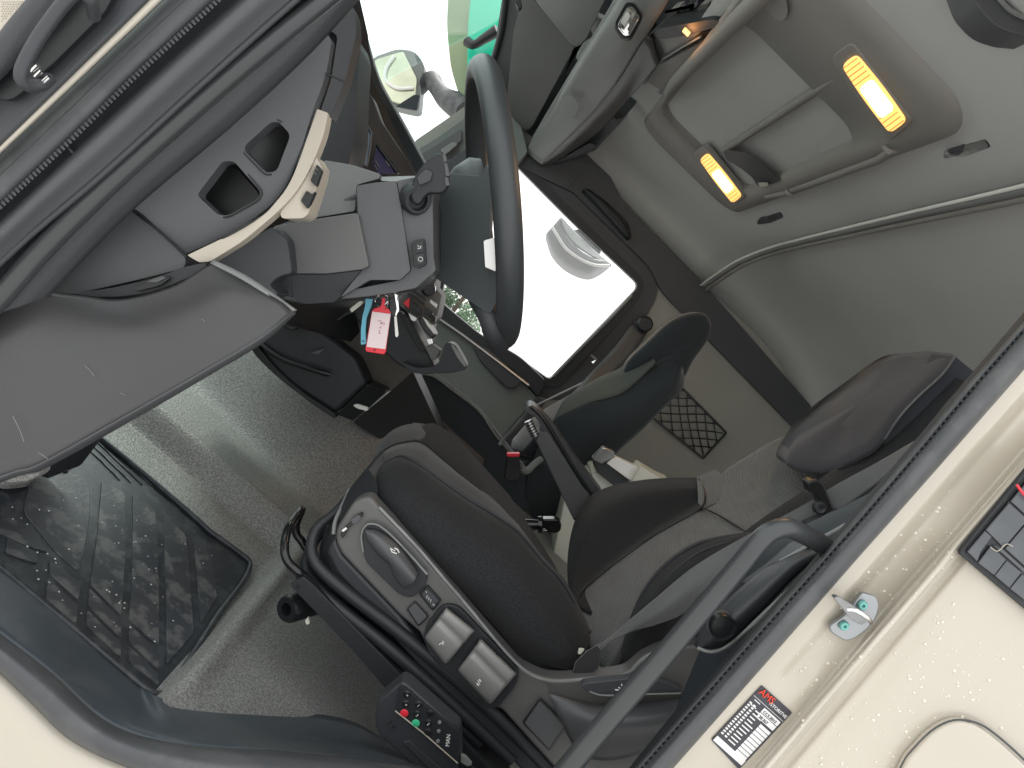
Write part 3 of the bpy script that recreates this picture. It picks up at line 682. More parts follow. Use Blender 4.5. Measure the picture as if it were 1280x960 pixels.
# ---- passenger seat
ps = thing('passenger_seat', V(620, 540, 1.6), 'dark passenger seat in teal grey fabric on the far side of the cab', 'seat')
slab('cushion', rp([(506,474,1.35,4),(519,466,1.35,5),(541,467,1.35,8),(566,485,1.35,14),(600,512,1.35,20),(620,540,1.35,14),(645,572,1.35,8),(668,600,1.35,6),(664,640,1.35,8),(628,650,1.35,8),(560,590,1.35,8),(520,530,1.35,8)]), M['teal'], .05, ps, bevel=.02, seg=4)
tube('cushion_piping', [(520,467,1.345),(541,470,1.345),(566,488,1.345),(598,513,1.345),(619,543,1.345),(641,570,1.345)], .0035, M['teall'], ps, res=24, n=6)
loft('backrest', [[(655,565,1.40),(672,545,1.38),(700,528,1.36),(755,490,1.34),(812,452,1.36),(835,470,1.38)],
                  [(640,560,1.55),(668,532,1.52),(700,515,1.52),(740,500,1.50),(790,470,1.50),(820,450,1.5)],
                  [(640,550,1.75),(668,520,1.75),(722,488,1.72),(762,468,1.72),(800,448,1.72),(812,446,1.72)]], M['teal'], 24, 14, .08, ps, bevel=0)
loft('side_bolster', [[(655,640,1.36),(662,590,1.33),(690,528,1.30),(735,505,1.29),(775,494,1.29),(800,470,1.30),(826,452,1.33)],
                      [(680,660,1.36),(700,600,1.30),(730,555,1.27),(780,520,1.26),(810,500,1.27),(840,480,1.29),(850,455,1.33)],
                      [(720,680,1.40),(740,620,1.34),(766,572,1.30),(800,540,1.29),(830,510,1.30),(852,488,1.33),(856,470,1.37)]], M['teal'], 30, 14, .10, ps)
loft('shoulder_panel', [[(690,528,1.30),(735,503,1.29),(772,492,1.285),(792,476,1.285),(818,450,1.30)],
                      [(705,500,1.34),(740,482,1.34),(770,470,1.34),(792,458,1.34),(816,446,1.34)],
                      [(724,486,1.40),(752,470,1.40),(775,460,1.40),(800,444,1.4),(816,440,1.4)]], M['shoulder'], 20, 10, .01, ps)
pillow('headrest', [(780,470,1.34),(786,452,1.33),(808,430,1.32),(836,404,1.32),(858,393,1.33),(880,392,1.36),(888,405,1.38),(884,424,1.38),(866,450,1.38),(852,474,1.37),(838,468,1.35),(818,455,1.33),(800,464,1.33)], M['teal'], ps, .02, .05)
slab('headrest_step', rp([(826,452,1.35,4),(852,476,1.37,4),(846,500,1.37,4),(822,486,1.36,4)]), M['teal'], .1, ps, bevel=.02)
slab('seat_base', [(575,620,1.4),(645,655,1.4),(640,700,1.4),(560,690,1.4)], M['dark2'], .4, ps)
slab('side_cover', rp([(520,508,1.33,4),(527,505,1.33,4),(606,575,1.33,4),(604,582,1.33,4),(590,580,1.33,4)]), mk('brown grey cover', (.075,.062,.06), .6), .02, ps, bevel=.004)
bk = thing('belt_buckle', V(642, 590, 1.25), 'black seat belt buckle with a red top standing beside the passenger seat', 'buckle')
slab('body', rp([(633,570,1.22,2),(649,570,1.22,2),(651,592,1.22,3),(650,601,1.22,5),(640,603,1.22,5),(629,599,1.22,5),(631,588,1.22,3)]), M['black'], .03, bk, bevel=.004)
slab('release_button', rp([(633,567,1.218,1.5),(650,567,1.218,1.5),(649,571,1.218,1),(634,571,1.218,1)]), M['red'], .02, bk, bevel=.002)
tube('strap', [(650,584,1.24),(658,589,1.26),(668,580,1.28),(676,574,1.3)], .010, M['teall'], bk, res=12, n=8)
slab('console_side', rp([(620,590,1.42,4),(676,570,1.42,6),(700,600,1.42,6),(705,640,1.42,4),(660,690,1.42,4),(620,640,1.42,4)]), M['dark'], .3, None, bevel=.01, label='dark lower side of the passenger seat console behind the buckle', cat='console')

# ---- engine tunnel, storage between seats
slab('tunnel_cover', rp([(690,700,1.22,6),(706,622,1.22,6),(735,588,1.22,4),(748,590,1.22,4),(782,612,1.22,4),(800,640,1.22,6),(800,780,1.22,6),(700,780,1.22,6),(655,700,1.22,6)]), M['ivory'], .2, None, bevel=.02, seg=3, label='pale green cream engine tunnel cover between the two seats', cat='tunnel cover')
cb = thing('storage_box', V(790, 590, 1.15), 'pale ivory box with grey latch handle standing between the seats under the net', 'storage box')
slab('body', rp([(740,592,1.15,3),(752,590,1.15,4),(830,630,1.15,4),(830,680,1.15,4),(750,660,1.15,4)]), M['ivory'], .2, cb, bevel=.006)
slab('dark_side', rp([(741,574,1.12,3),(757,571,1.12,4),(768,578,1.12,3),(792,602,1.12,3),(786,606,1.12,3),(768,608,1.12,3),(745,589,1.12,3)]), M['dark2'], .05, cb, bevel=.004)
slab('lid', rp([(768,571,1.10,3),(798,585,1.10,2),(792,601,1.10,3),(788,601,1.10,3),(758,579,1.10,2)]), M['white'], .03, cb, bevel=.004)
slab('latch_handle', rp([(740,574,1.09,3),(755,559,1.09,3),(769,565,1.09,3),(768,571,1.09,3),(752,580,1.09,2)]), M['metal'], .03, cb, bevel=.004)
slab('block', rp([(801,583,1.08,3),(826,598,1.08,3),(840,604,1.08,2),(830,620,1.08,2),(787,607,1.08,2)]), M['ivory'], .08, cb, bevel=.004)
ar = thing('armrest', V(700, 570, .85), 'long grey armrest with dark edge and a ribbed metal adjuster knob beside the driver seat', 'armrest')
slab('pad', rp([(655,513,.84,4),(663,506,.84,4),(671,510,.84,6),(692,533,.84,10),(724,580,.84,10),(757,622,.84,4),(725,640,.84,4),(718,652,.84,3),(686,580,.84,5),(667,548,.84,4),(668,545,.84,3),(678,540,.84,4),(672,523,.84,6)]), M['dark'], .08, ar, bevel=.008, seg=4)
slab('side_plate', rp([(669,550,.832,4),(676,540,.832,4),(685,539,.832,6),(731,612,.832,6),(741,618,.832,4),(722,648,.832,4),(716,648,.832,4)]), M['mid'], .02, ar, bevel=.004, seg=3)
tube('pad_edge', [(664,508,.836),(676,519,.833),(694,546,.833),(720,590,.833),(742,622,.833)], .004, M['black'], ar, res=20, n=8)
kn = tube('adjuster_knob', [(660,526,.82),(669,545,.82)], .0085, M['metal'], ar, n=20)
for k in range(6):
    t = k / 6 + .08; c = V(660 + 9*t, 526 + 19*t, .82)
    tube('knob_ring', [(660+9*t-.3, 526+19*t-.6, .82),(660+9*t+.3, 526+19*t+.6, .82)], .0094, M['dark2'], ar, n=20)
tube('support_arm', [(660,514,.9),(648,530,.95),(630,548,1.0),(624,556,1.0)], .004, M['lgrey'], ar, res=12, n=8)
pk = thing('parking_brake_knob', V(675, 658, .8), 'black ringed park brake lever knob with P mark between the seats', 'lever')
tube('stem', [(645,654,.86),(655,655,.84)], .006, M['chrome'], pk, n=12)
tube('boot', [(653,670,.86),(662,662,.86),(650,650,.86)], .012, M['black'], pk, n=12)
tube('shaft', [(656,656,.82),(673,656,.82)], [.0125,.0105], M['gloss'], pk, n=20)
tube('collar', [(672.5,656,.82),(677,656,.82)], .0185, M['gloss'], pk, n=24)
slab('grip', rp([(678,649,.808,2),(697,649,.808,4),(702,654,.808,4),(701,664,.808,4),(695,667,.808,4),(678,665,.808,2)]), M['gloss'], .024, pk, bevel=.005, seg=4)
text('lettering', 'P', V(684, 664, .8065), V(684,654,.8)-V(684,664,.8), V(680,660,.8)-V(690,660,.8), .012, M['white'], pk)
bk2 = thing('seat_belt_buckle', V(685, 705, .75), 'small dark buckle with a red button tucked behind the driver cushion', 'buckle')
slab('body', rp([(664,680,.74,3),(672,676,.74,3),(685,694,.74,3),(690,708,.74,3),(680,712,.74,3)]), M['black'], .03, bk2, bevel=.004)
slab('release_button', rp([(676,698,.738,1.5),(683,701,.738,1.5),(684,708,.738,1.5),(679,705,.738,1.5)]), M['red'], .02, bk2, bevel=.002)
# ================================================================== CEILING FITTINGS
zc = .68
hz = thing('roof_hatch', (.14, 1.1, .66), 'closed roof hatch in a dark brown grey bezel with two cross bars overhead', 'roof hatch')
def rrect(x0, x1, y0, y1, r, z, n=8):
    out = []
    for cx, cy, a0 in ((x1-r, y1-r, 0), (x0+r, y1-r, 90), (x0+r, y0+r, 180), (x1-r, y0+r, 270)):
        for k in range(n+1):
            a = math.radians(a0 + 90*k/n); out.append(Vector((cx + r*math.cos(a), cy + r*math.sin(a), z)))
    return out
rings = [rrect(-.070,.352,.46,1.76,.09,.685), rrect(-.064,.342,.47,1.75,.085,.660), rrect(-.058,.322,.50,1.71,.08,.653),
         rrect(-.055,.292,.74,1.50,.07,.655), rrect(-.045,.284,.75,1.49,.065,.672), rrect(-.04,.280,.755,1.485,.06,.72)]
vs = [v for r in rings for v in r]; n = len(rings[0]); fs = [[i*n+j, i*n+(j+1) % n, (i+1)*n+(j+1) % n, (i+1)*n+j] for i in range(5) for j in range(n)]
obj('bezel', vs, fs, M['ceil2'], hz, ang=180, solid=.004)
pr = rrect(-.035,.275,.76,1.48,.06,.700); pr2 = rrect(-.035,.275,.76,1.48,.06,.716)
obj('hatch_lid', pr + pr2, [list(range(n)), [n + j for j in range(n)][::-1]] + [[j, n+j, n+(j+1) % n, (j+1) % n] for j in range(n)], M['ceil'], hz, bevel=.003)
def bar(nm, a, b, r, m, par, **kw): return tube(nm, [a, b], r, m, par, **kw)
tube('cross_bar', [VZ(906,187,.66), VZ(1046,96,.66)], .010, M['ceil2'], hz, world=True, n=12)
tube('cross_bar', [VZ(960,245,.655), VZ(985,240,.655), VZ(1100,198,.655), VZ(1118,185,.655)], .010, M['ceil2'], hz, world=True, n=12)
tube('bar_clip', [VZ(983,238,.64), VZ(988,244,.63)], .005, M['ceil2'], hz, world=True, n=8)
tube('bar_clip', [VZ(1106,184,.64), VZ(1112,190,.63)], .005, M['ceil2'], hz, world=True, n=8)
slab('latch_arm', rp([(p[0],p[1],VZ(p[0],p[1],.648).y,3) for p in [(908,186),(918,189),(935,190),(948,198),(972,222),(977,226),(953,232),(944,219),(930,208),(912,197)]]), M['dark2'], .03, hz, bevel=.006)
slab('latch_button', rp([(p[0],p[1],VZ(p[0],p[1],.644).y,1) for p in [(949,228),(960,228),(961,232),(951,233)]]), M['ivory'], .01, hz, bevel=.002)
tube('seal_line', [VZ(866,118,.69), VZ(905,175,.69)], .004, M['dark2'], hz, world=True, n=6)
# front blind housing of the hatch
tube('blind_housing', [VZ(834,116,.648), VZ(846,100,.642), VZ(880,66,.642), VZ(920,26,.642), VZ(965,-18,.642)], [.010, .017, .017, .017], M['ceil2'], hz, world=True, n=16)
slab('housing_bracket', rp([(p[0],p[1],VZ(p[0],p[1],.645).y,p[2]) for p in [(955,-20,3),(978,-20,3),(985,10,4),(984,22,4),(976,20,4),(960,4,6)]]), M['ceil2'], .02, hz, bevel=.004)
slab('dark_gap', rp([(p[0],p[1],VZ(p[0],p[1],.65).y,2) for p in [(823,114),(867,71),(949,-20),(957,-22),(870,78),(828,118)]]), M['black'], .01, hz, bevel=0)
# lamps
def cslab(nm, pts, m, z0, z1, par, bv):
    P = rp([(p[0], p[1], 0, p[2]) for p in pts], 4); k = len(P)
    lo_ = [VZ(p[0], p[1], z1) for p in P]; hi = [Vector((v.x, v.y, z0)) for v in lo_]
    a = sum(lo_[i-1].x*lo_[i].y - lo_[i].x*lo_[i-1].y for i in range(k))
    if a > 0: lo_.reverse(); hi.reverse()
    return obj(nm, lo_ + hi, [list(range(k)), [i + k for i in range(k)][::-1]] + [[i, i + k, (i+1) % k + k, (i+1) % k] for i in range(k)], m, par, bevel=bv, seg=3)
def lamp(px0, px1, w, y, lab, pw):
    a, b = Vector(px0), Vector(px1); d = (b - a).normalized(); nn = Vector((-d.y, d.x))
    c = (a + b) / 2; L = (b - a).length
    def q(u, v, yy): p = a + d * (u * L) + nn * (v * w); return (p.x, p.y, yy)
    t = thing('ceiling_lamp', V(c.x, c.y, y), lab, 'lamp', 'glowing courtesy lamps beside the roof hatch')
    cslab('surround', [(*q(-.16,-.66,y)[:2],w*.4),(*q(1.05,-.75,y)[:2],w*.3),(*q(1.07,.75,y)[:2],w*.3),(*q(-.16,.66,y)[:2],w*.4)], M['ceil2'], .662, .647, t, .003)
    lm = emit('lamp lens glow', (1, .52, .14), .9); lw = emit('lamp bulb glow', (1, .66, .25), 2.6)
    cslab('lens', [(*q(0,-.42,y)[:2],w*.3),(*q(.5,-.54,y)[:2],w),(*q(1,-.48,y)[:2],w*.3),(*q(1,.48,y)[:2],w*.3),(*q(.5,.54,y)[:2],w),(*q(0,.42,y)[:2],w*.3)], lm, .650, .643, t, .0015)
    cslab('bulb_window', [(*q(.34,-.40,y)[:2],w*.25),(*q(.80,-.42,y)[:2],w*.25),(*q(.80,.42,y)[:2],w*.25),(*q(.34,.40,y)[:2],w*.25)], lw, .645, .6415, t, .001)
    for k in range(16):
        u = .04 + .93*k/15
        if .33 < u < .78: continue
        p0, p1 = VZ(*q(u,-.44,y)[:2],.6425), VZ(*q(u,.44,y)[:2],.6425)
        tube('rib', [p0, p1], .0008, mk('lens rib', (.8,.45,.2), .4, var=0) if k == 0 and 'rib' not in M else M.setdefault('rib', mk('lens rib', (.7,.33,.10), .4, var=0)), t, world=True, n=4)
    ld = bpy.data.lights.new('lamp_light', 'AREA'); ld.shape = 'RECTANGLE'; ld.size = .12; ld.size_y = .03; ld.energy = pw; ld.color = (1, .55, .22)
    lo = bpy.data.objects.new('lamp_light', ld); COL.objects.link(lo); lo.parent = t
    lo.location = VZ(c.x, c.y, .632) - wloc(t)
    lo.rotation_euler = (0, 0, 0)
    return t
lamp((1060,76), (1122,160), 26, .63, 'larger glowing amber ceiling lamp, the near one at the right end of the roof hatch', .45)
lamp((879,196), (921,250), 15, 1.56, 'smaller glowing amber ceiling lamp, the far one at the left end of the roof hatch', .45)
# clips
def clip(pts, y, lab):
    t = thing('ceiling_clip', V(*pts[0], y), lab, 'clip', 'dark plastic clips on the headliner')
    return t
c1_ = thing('ceiling_clip', VZ(1210,185,.67), 'dark plastic clip on the headliner right of the near lamp', 'clip', 'dark plastic clips on the headliner')
cslab('body', [(1178,192,2),(1182,186,3),(1200,182,3),(1232,173,3),(1240,184,3),(1206,197,3),(1196,196,2),(1180,199,3)], M['dark'], .69, .668, c1_, .002)
cslab('tab', [(1184,188,2),(1204,182,2),(1202,189,2),(1188,194,2)], M['band'], .67, .664, c1_, .001)
c2_ = thing('ceiling_clip', VZ(960,273,.67), 'smaller dark plastic clip on the headliner below the far lamp', 'clip', 'dark plastic clips on the headliner')
cslab('body', [(946,278,2),(950,272,2),(960,270,2),(975,265,3),(979,272,2),(962,279,2),(947,281,2)], M['dark'], .69, .666, c2_, .002)
cslab('tab', [(951,275,1),(961,271,1),(959,275,1),(953,278,1)], M['band'], .667, .661, c2_, .001)
# curtain rail
cr_ = thing('curtain_rail', VZ(1100,270,.66), 'curved metal curtain rail crossing the ceiling above the seats', 'curtain rail')
RP = [V(880,357,2.06), V(900,343,1.96), V(925,327,1.85), VZ(962,312,.648), VZ(1010,299,.656), VZ(1140,268,.658), VZ(1280,236,.658), VZ(1400,205,.658)]
def shift(P_, v): return [p + Vector(v) for p in P_]
rp_ = cr(RP, 60)
tube('rail', [Vector(p) for p in rp_], .010, M['lgrey'], cr_, world=True, n=10)
tube('bright_lip', [Vector(p) + Vector((-.010, 0, -.006)) for p in rp_], .0036, M['white'], cr_, world=True, n=8)
tube('lower_track', [Vector(p) + Vector((.016, 0, -.002)) for p in rp_], .008, M['ceil2'], cr_, world=True, n=8)
slab('end_slot', rp([(890,351,2.04,1),(897,345,2.04,1),(899,348,2.04,1),(892,354,2.04,1)]), M['black'], .01, cr_, bevel=0)
# corner fitting at the top right
gh2 = thing('ceiling_fitting', V(1255, 15, .22), 'dark grey moulded ceiling fitting in the top right corner', 'ceiling fitting')
slab('cover', rp([(1208,-30,.26,4),(1222,8,.26,10),(1246,34,.26,14),(1275,43,.26,6),(1330,48,.26,4),(1330,-30,.26,4)]), M['mid'], .05, gh2, bevel=.006, seg=3)
tube('crease', [(1236,-20,.255),(1262,12,.255),(1300,30,.255)], .003, M['lgrey'], gh2, res=12, n=6)
# ================================================================== OVERHEAD CONSOLE, VISORS
oc = thing('overhead_console', V(740, 120, 1.4), 'long grey overhead console above the windscreen with a reading lamp and open shelf', 'console')
loft('front_face', [[(656,190,2.06),(690,133,1.75),(733,62,1.36),(775,-4,1.04),(800,-44,.88)],
                    [(661,193,2.05),(694,138,1.73),(738,66,1.34),(781,0,1.02),(806,-42,.86)],
                    [(668,199,2.03),(710,143,1.70),(758,82,1.34),(790,34,1.08),(842,-50,.76)],
                    [(676,205,2.02),(698,184,1.88),(762,116,1.46),(808,46,1.12),(862,-44,.70)]], M['lgrey'], 30, 14, .01, oc)
loft('lower_face', [[(676,205,2.02),(698,184,1.88),(762,116,1.46),(808,46,1.12)],  # shade on the console underside given as a darker grey
                    [(678,206,2.025),(704,188,1.89),(768,122,1.47),(814,52,1.13)],
                    [(682,206,2.03),(722,180,1.88),(784,120,1.46),(818,68,1.17)],
                    [(690,205,2.04),(740,172,1.88),(796,112,1.40),(824,80,1.20)]], M['mid'], 30, 14, .01, oc)
slab('front_lip', [(655,188,2.04),(700,112,1.7),(742,42,1.36),(770,-6,1.15),(778,-6,1.13),(746,48,1.34),(706,118,1.68),(661,192,2.03)], M['lgrey'], .02, oc, bevel=.003)
slab('blank_cover', rp([(699,137,1.64,4),(708,119,1.58,4),(716,121,1.57,4),(725,134,1.57,4),(718,149,1.61,4),(709,147,1.63,4)]), M['lgrey'], .01, oc, bevel=.002)
slab('reading_lamp_frame', rp([(768,30,1.05,5),(783,2,1.0,5),(793,4,.98,5),(804,22,1.0,5),(790,48,1.06,5),(780,48,1.07,5)]), M['dark2'], .02, oc, bevel=.003)
slab('reading_lamp_lens', rp([(772,31,1.035,3),(785,8,.985,3),(792,9,.965,3),(800,22,.985,3),(788,43,1.045,3),(781,43,1.055,3)]), M['chrome'], .01, oc, bevel=.002)
slab('lens_facet', [(776,27,1.015),(784,13,.985),(788,20,.985),(781,33,1.02)], M['white'], .004, oc, bevel=.001)
slab('lens_facet', [(784,36,1.02),(792,22,.985),(797,23,.985),(788,40,1.03)], M['lgrey'], .004, oc, bevel=.001)
def zy(px, py, z): return (px, py, VZ(px, py, z).y)
slab('shelf_back', [zy(806,46,.77),zy(840,-14,.77),zy(960,-60,.77),zy(940,0,.77),zy(905,48,.77),zy(878,80,.77),zy(846,110,.77),zy(822,96,.77)], M['mid'], .03, oc, bevel=.003)
slab('shelf_pocket', rp([(*zy(806,48,.655),2),(*zy(822,36,.655),3),(*zy(890,24,.655),6),(*zy(902,28,.655),4),(*zy(899,33,.655),3),(*zy(860,44,.655),4),(*zy(830,49,.655),3)]), M['dark2'], (0, .02, .06), oc, bevel=.006)
slab('shelf_wall', rp([(*zy(814,49,.66),2),(*zy(878,38,.66),4),(*zy(872,52,.665),3),(*zy(846,66,.665),4),(*zy(824,82,.665),3)]), M['lgrey'], (0, .02, .02), oc, bevel=.003)
tube('shelf_edge', [zy(806,104,.655),zy(822,80,.655),zy(845,64,.655),zy(876,46,.655)], .003, M['lgrey'], oc, res=16, n=6)
slab('header_panel', rp([(*zy(808,102,.66),2),(*zy(826,80,.66),3),(*zy(848,66,.66),4),(*zy(880,48,.66),6),(*zy(905,38,.66),4),(*zy(960,-40,.66),4),(*zy(975,-40,.66),2),(*zy(870,72,.665),2),(*zy(828,114,.665),2)]), M['ceil2'], (0, .01, .02), oc, bevel=.003)
for i, (x, y0) in enumerate(((838,18),(855,14),(877,10),(896,8))):
    slab('shelf_recess', rp([(*zy(x-6,y0+6,.70),2),(*zy(x-2,y0-4,.70),2),(*zy(x+8,y0-6,.70),2),(*zy(x+6,y0+4,.70),2)]), M['dark2'] if i % 2 else M['ceil2'], (0, .01, .03), oc, bevel=.003)
slab('shelf_rim', [zy(832,13,.66),zy(868,4,.66),zy(869,7,.66),zy(834,15,.66)], M['ceil2'], .01, oc, bevel=.001)
# added warm light at the pocket, put in for the orange glow on the shelf wall
lp_ = VZ(858, 40, .640)
box('added_glow_box', lp_, (.016, .016, .005), emit('added warm glow', (1, .5, .15), 1.5), oc, bevel=.001)
ld = bpy.data.lights.new('added_glow_light', 'POINT'); ld.shadow_soft_size = .012; ld.energy = .05; ld.color = (1, .42, .13)
lo = bpy.data.objects.new('added_glow_light', ld); COL.objects.link(lo); lo.location = VZ(853, 47, .636)
slab('end_bracket', rp([(760,142,1.7,3),(780,118,1.65,3),(800,112,1.6,3),(812,108,1.6,3),(806,116,1.6,3),(778,148,1.66,3),(768,150,1.7,3)]), M['dark'], .05, oc, bevel=.004)
slab('dark_underside', rp([(690,206,2.06,3),(738,178,1.9,4),(746,184,1.9,4),(720,196,2.0,4)]), M['band'], .04, oc, bevel=.004)
slab('knob', rp([(764,142,1.66,2),(770,138,1.66,2),(780,146,1.66,2),(770,150,1.66,2)]), M['black'], .02, oc, bevel=.003)
vz = thing('sun_visor', V(670, 90, 1.8), 'grey folded sun visor panel nearest the steering wheel', 'visor', 'sun visors under the header')
slab('panel', rp([(634,120,1.95,4),(642,40,1.7,4),(652,-2,1.5,4),(664,-4,1.45,4),(718,58,1.55,5),(716,64,1.6,5),(664,160,1.95,5),(657,163,1.97,4),(636,140,1.98,4)]), M['grey'], .02, vz, bevel=.005, seg=3)
vz2 = thing('sun_visor', V(710, 20, 1.4), 'second grey sun visor panel above the first, cut by the top edge', 'visor', 'sun visors under the header')
slab('panel', rp([(664,-20,1.38,4),(670,-2,1.38,8),(714,52,1.42,5),(722,56,1.42,5),(732,50,1.38,5),(760,-10,1.2,4),(760,-40,1.1,4)]), M['grey'], .02, vz2, bevel=.006, seg=3)
slab('hinge', rp([(644,2,1.46,2),(650,-4,1.46,2),(653,8,1.46,2),(648,12,1.46,2)]), M['dark2'], .02, vz2, bevel=.003)
slab('header_backing', [(612,100,2.05),(632,-30,1.75),(900,-60,1.2),(860,60,1.6),(745,186,2.09),(660,205,2.09),(632,170,2.06)], M['dark'], .03, None, bevel=0, label='dark header lining behind the sun visors and overhead console', cat='lining')
tube('visor_frame', [(634,-20,1.70),(626,40,1.84),(612,90,1.98),(606,120,2.03)], .010, M['band'], oc, res=14, n=8)
for pts in ([(706,92,1.6),(716,62,1.52),(732,50,1.44),(741,44,1.42),(738,36,1.42),(722,52,1.46)],):
    slab('slot', rp([(p[0], p[1], p[2], 2) for p in pts]), M['black'], .01, oc, bevel=.001)
# ================================================================== DASHBOARD
da = thing('dashboard', (-.42, .9, -.2), 'dark moulded dashboard with two open cubbies, cream trim strip, displays and switch panels', 'dashboard')
def sl(nm, pts, m, y, th=.03, r=4, bv=.004, **kw):
    return slab(nm, rp([(p[0], p[1], p[2] if len(p) > 2 else y, p[3] if len(p) > 3 else r) for p in pts]), M[m] if isinstance(m, str) else m, th, kw.pop('par', da), bevel=bv, seg=3, **kw)
# body behind everything
slab('body', [(-200,520,.26),(90,230,.26),(330,0,.4),(430,-60,.5),(447,20,.62),(455,80,.8),(470,130,1.2),(530,240,1.6),(545,330,1.6),(546,372,1.6),(540,430,1.5),(480,440,1.2),(330,400,.5),(200,420,.4),(60,600,.3)], M['dark2'], .08, da, bevel=.01, flat=False)
# concave side surface between grab bar and cubby panel
loft('side_surface', [[(-40,420,.10),(60,330,.10),(150,246,.10),(250,148,.10),(330,66,.11),(420,-20,.12)],
                      [(-30,440,.15),(80,340,.15),(160,262,.15),(262,168,.15),(345,78,.15),(440,-30,.16)],
                      [(0,470,.17),(100,360,.17),(170,290,.17),(275,190,.17),(355,90,.17),(450,-20,.17)]], M['dark'], 40, 14, .01, da)
cub1 = rp([(246,244,.15,6),(278,202,.15,3),(292,201,.15,6),(326,240,.16,6),(322,249,.16,6),(284,270,.15,8),(272,268,.15,4)], 5, 5)
cub2 = rp([(306,182,.15,5),(338,153,.16,6),(348,152,.16,4),(361,166,.17,4),(362,172,.17,4),(346,214,.17,7),(333,216,.16,5),(306,189,.15,4)], 5, 5)
outl = rp([(60,338,.14,0),(150,247,.14,0),(250,150,.14,0),(332,72,.14,30),(338,52,.15,10),(386,32,.17,10),(414,50,.20,12),(406,97,.20,20),(391,137,.20,20),(375,192,.20,20),(362,228,.19,20),(343,254,.18,20),(298,287,.16,20),(234,319,.14,4),(210,296,.14,4),(146,247,.14,10),(100,300,.14,0)], 5, 5)
outl = rp([(146,246,.135,6),(165,232,.135,10),(250,150,.135,30),(332,72,.14,40),(346,44,.15,12),(386,26,.17,10),(415,48,.20,8),(407,97,.20,20),(391,137,.20,20),(375,192,.20,20),(362,228,.19,20),(343,254,.18,20),(298,287,.16,20),(236,318,.14,3)], 5, 5)
slab('cubby_panel', [outl, cub1, cub2], M['mid'], .02, da, bevel=.0022, seg=3)
for cb_, dp in ((cub1, .07), (cub2, .07)):
    cx = sum(p[0] for p in cb_) / len(cb_); cy = sum(p[1] for p in cb_) / len(cb_)
    k = len(cb_); fr_ = [V(p[0], p[1], p[2] + .004) for p in cb_]; fr_ = [V(cx + (p[0]-cx)*1.05, cy + (p[1]-cy)*1.05, p[2] + .014) for p in cb_]
    bk_ = [V(cx + (p[0]-cx)*.9 + 2, cy + (p[1]-cy)*.9 + 3, p[2] + dp) for p in cb_]
    obj('cubby', fr_ + bk_, [[i, i + k, (i+1) % k + k, (i+1) % k] for i in range(k)] + [[i + k for i in range(k)]], M['black'], da, solid=.002)
slab('edge_band', rp([(386,22,.16,6),(422,44,.19,6),(414,100,.2,10),(400,140,.21,3),(412,147,.21,3),(432,100,.21,10),(446,40,.21,8),(443,12,.21,6),(428,-10,.2,6),(390,-20,.16,4),(340,30,.14,6)]), M['dark'], .03, da, bevel=.005, seg=4)
tube('band_joint', [(407,92,.185),(431,102,.19)], .0012, M['black'], da, n=6)
cream_o = rp([(396,136,.195,2),(410,141,.20,2),(405,168,.20,12),(391,204,.19,16),(371,240,.18,18),(346,266,.17,16),(303,302,.15,16),(262,327,.135,3),(249,328,.135,3),(234,319,.135,2),(299,288,.155,20),(344,255,.175,20),(363,229,.18,20),(377,193,.19,20)], 5, 5)
slab('cream_strip', cream_o, M['cream'], .02, da, bevel=.002, seg=3)
tube('strip_gap', [(234,318,.137),(266,304,.145),(299,286.5,.152),(324,271,.163),(344,253.5,.172),(362,227,.180),(376,191,.188),(395,136,.196)], .0014, M['black'], da, res=30, n=6)
sl('switch_block', [(393,193,.195,3),(402,208,.20,2),(400,220,.20,3),(385,268,.19,3),(378,273,.19,3),(352,273,.18,4),(350,266,.18,2),(372,240,.185,10)], 'cream', .2, .04, 3, .002)
def sw(pts, par=da): return slab('switch', rp([(p[0], p[1], .186, 2) for p in pts]), M['black'], .01, par, bevel=.0015)
s1 = sw([(396,205),(402,213),(395,233),(388,226)]); s2 = sw([(383,238),(390,243),(394,239),(384,261),(376,251)])
for a, b in (((393,208),(396,212)),((391,213),(394,217))): tube('switch_mark', [(a[0]+1,a[1]+1,.1855),(b[0]+1,b[1]+1,.1855)], .0004, M['lgrey'], s1, n=4)
# lower lid (left) with handle slot
lid = slab('pocket_lid', rp([(30,362,.13,4),(90,300,.13,4),(146,249,.13,8),(208,298,.135,4),(232,322,.135,5),(231,335,.135,6),(185,347,.135,30),(92,368,.13,8)]), M['mid'], .03, da, bevel=.003, seg=3)
tube('lid_gap', [(145,245,.128),(180,272,.128),(208,297,.13),(234,322,.13)], .0016, M['black'], da, n=6)
hs_ = slab('lid_handle', rp([(90,367,.12,4),(145,359,.12,10),(190,349,.12,20),(232,333,.125,4),(258,328,.13,4),(256,338,.13,8),(215,356,.125,20),(185,366,.12,10),(150,371,.12,10),(120,371,.12,6)]), M['dark2'], .03, da, bevel=.004, seg=3)
slab('handle_opening', rp([(165,360,.117,4),(205,344,.118,6),(213,347,.118,3),(200,357,.118,6),(172,364,.117,3)]), M['black'], .004, hs_, bevel=.002)
slab('handle_insert', rp([(182,352,.115,2),(202,345,.116,2),(208,347,.116,2),(196,353,.115,2)]), M['mid'], .004, hs_, bevel=.001)
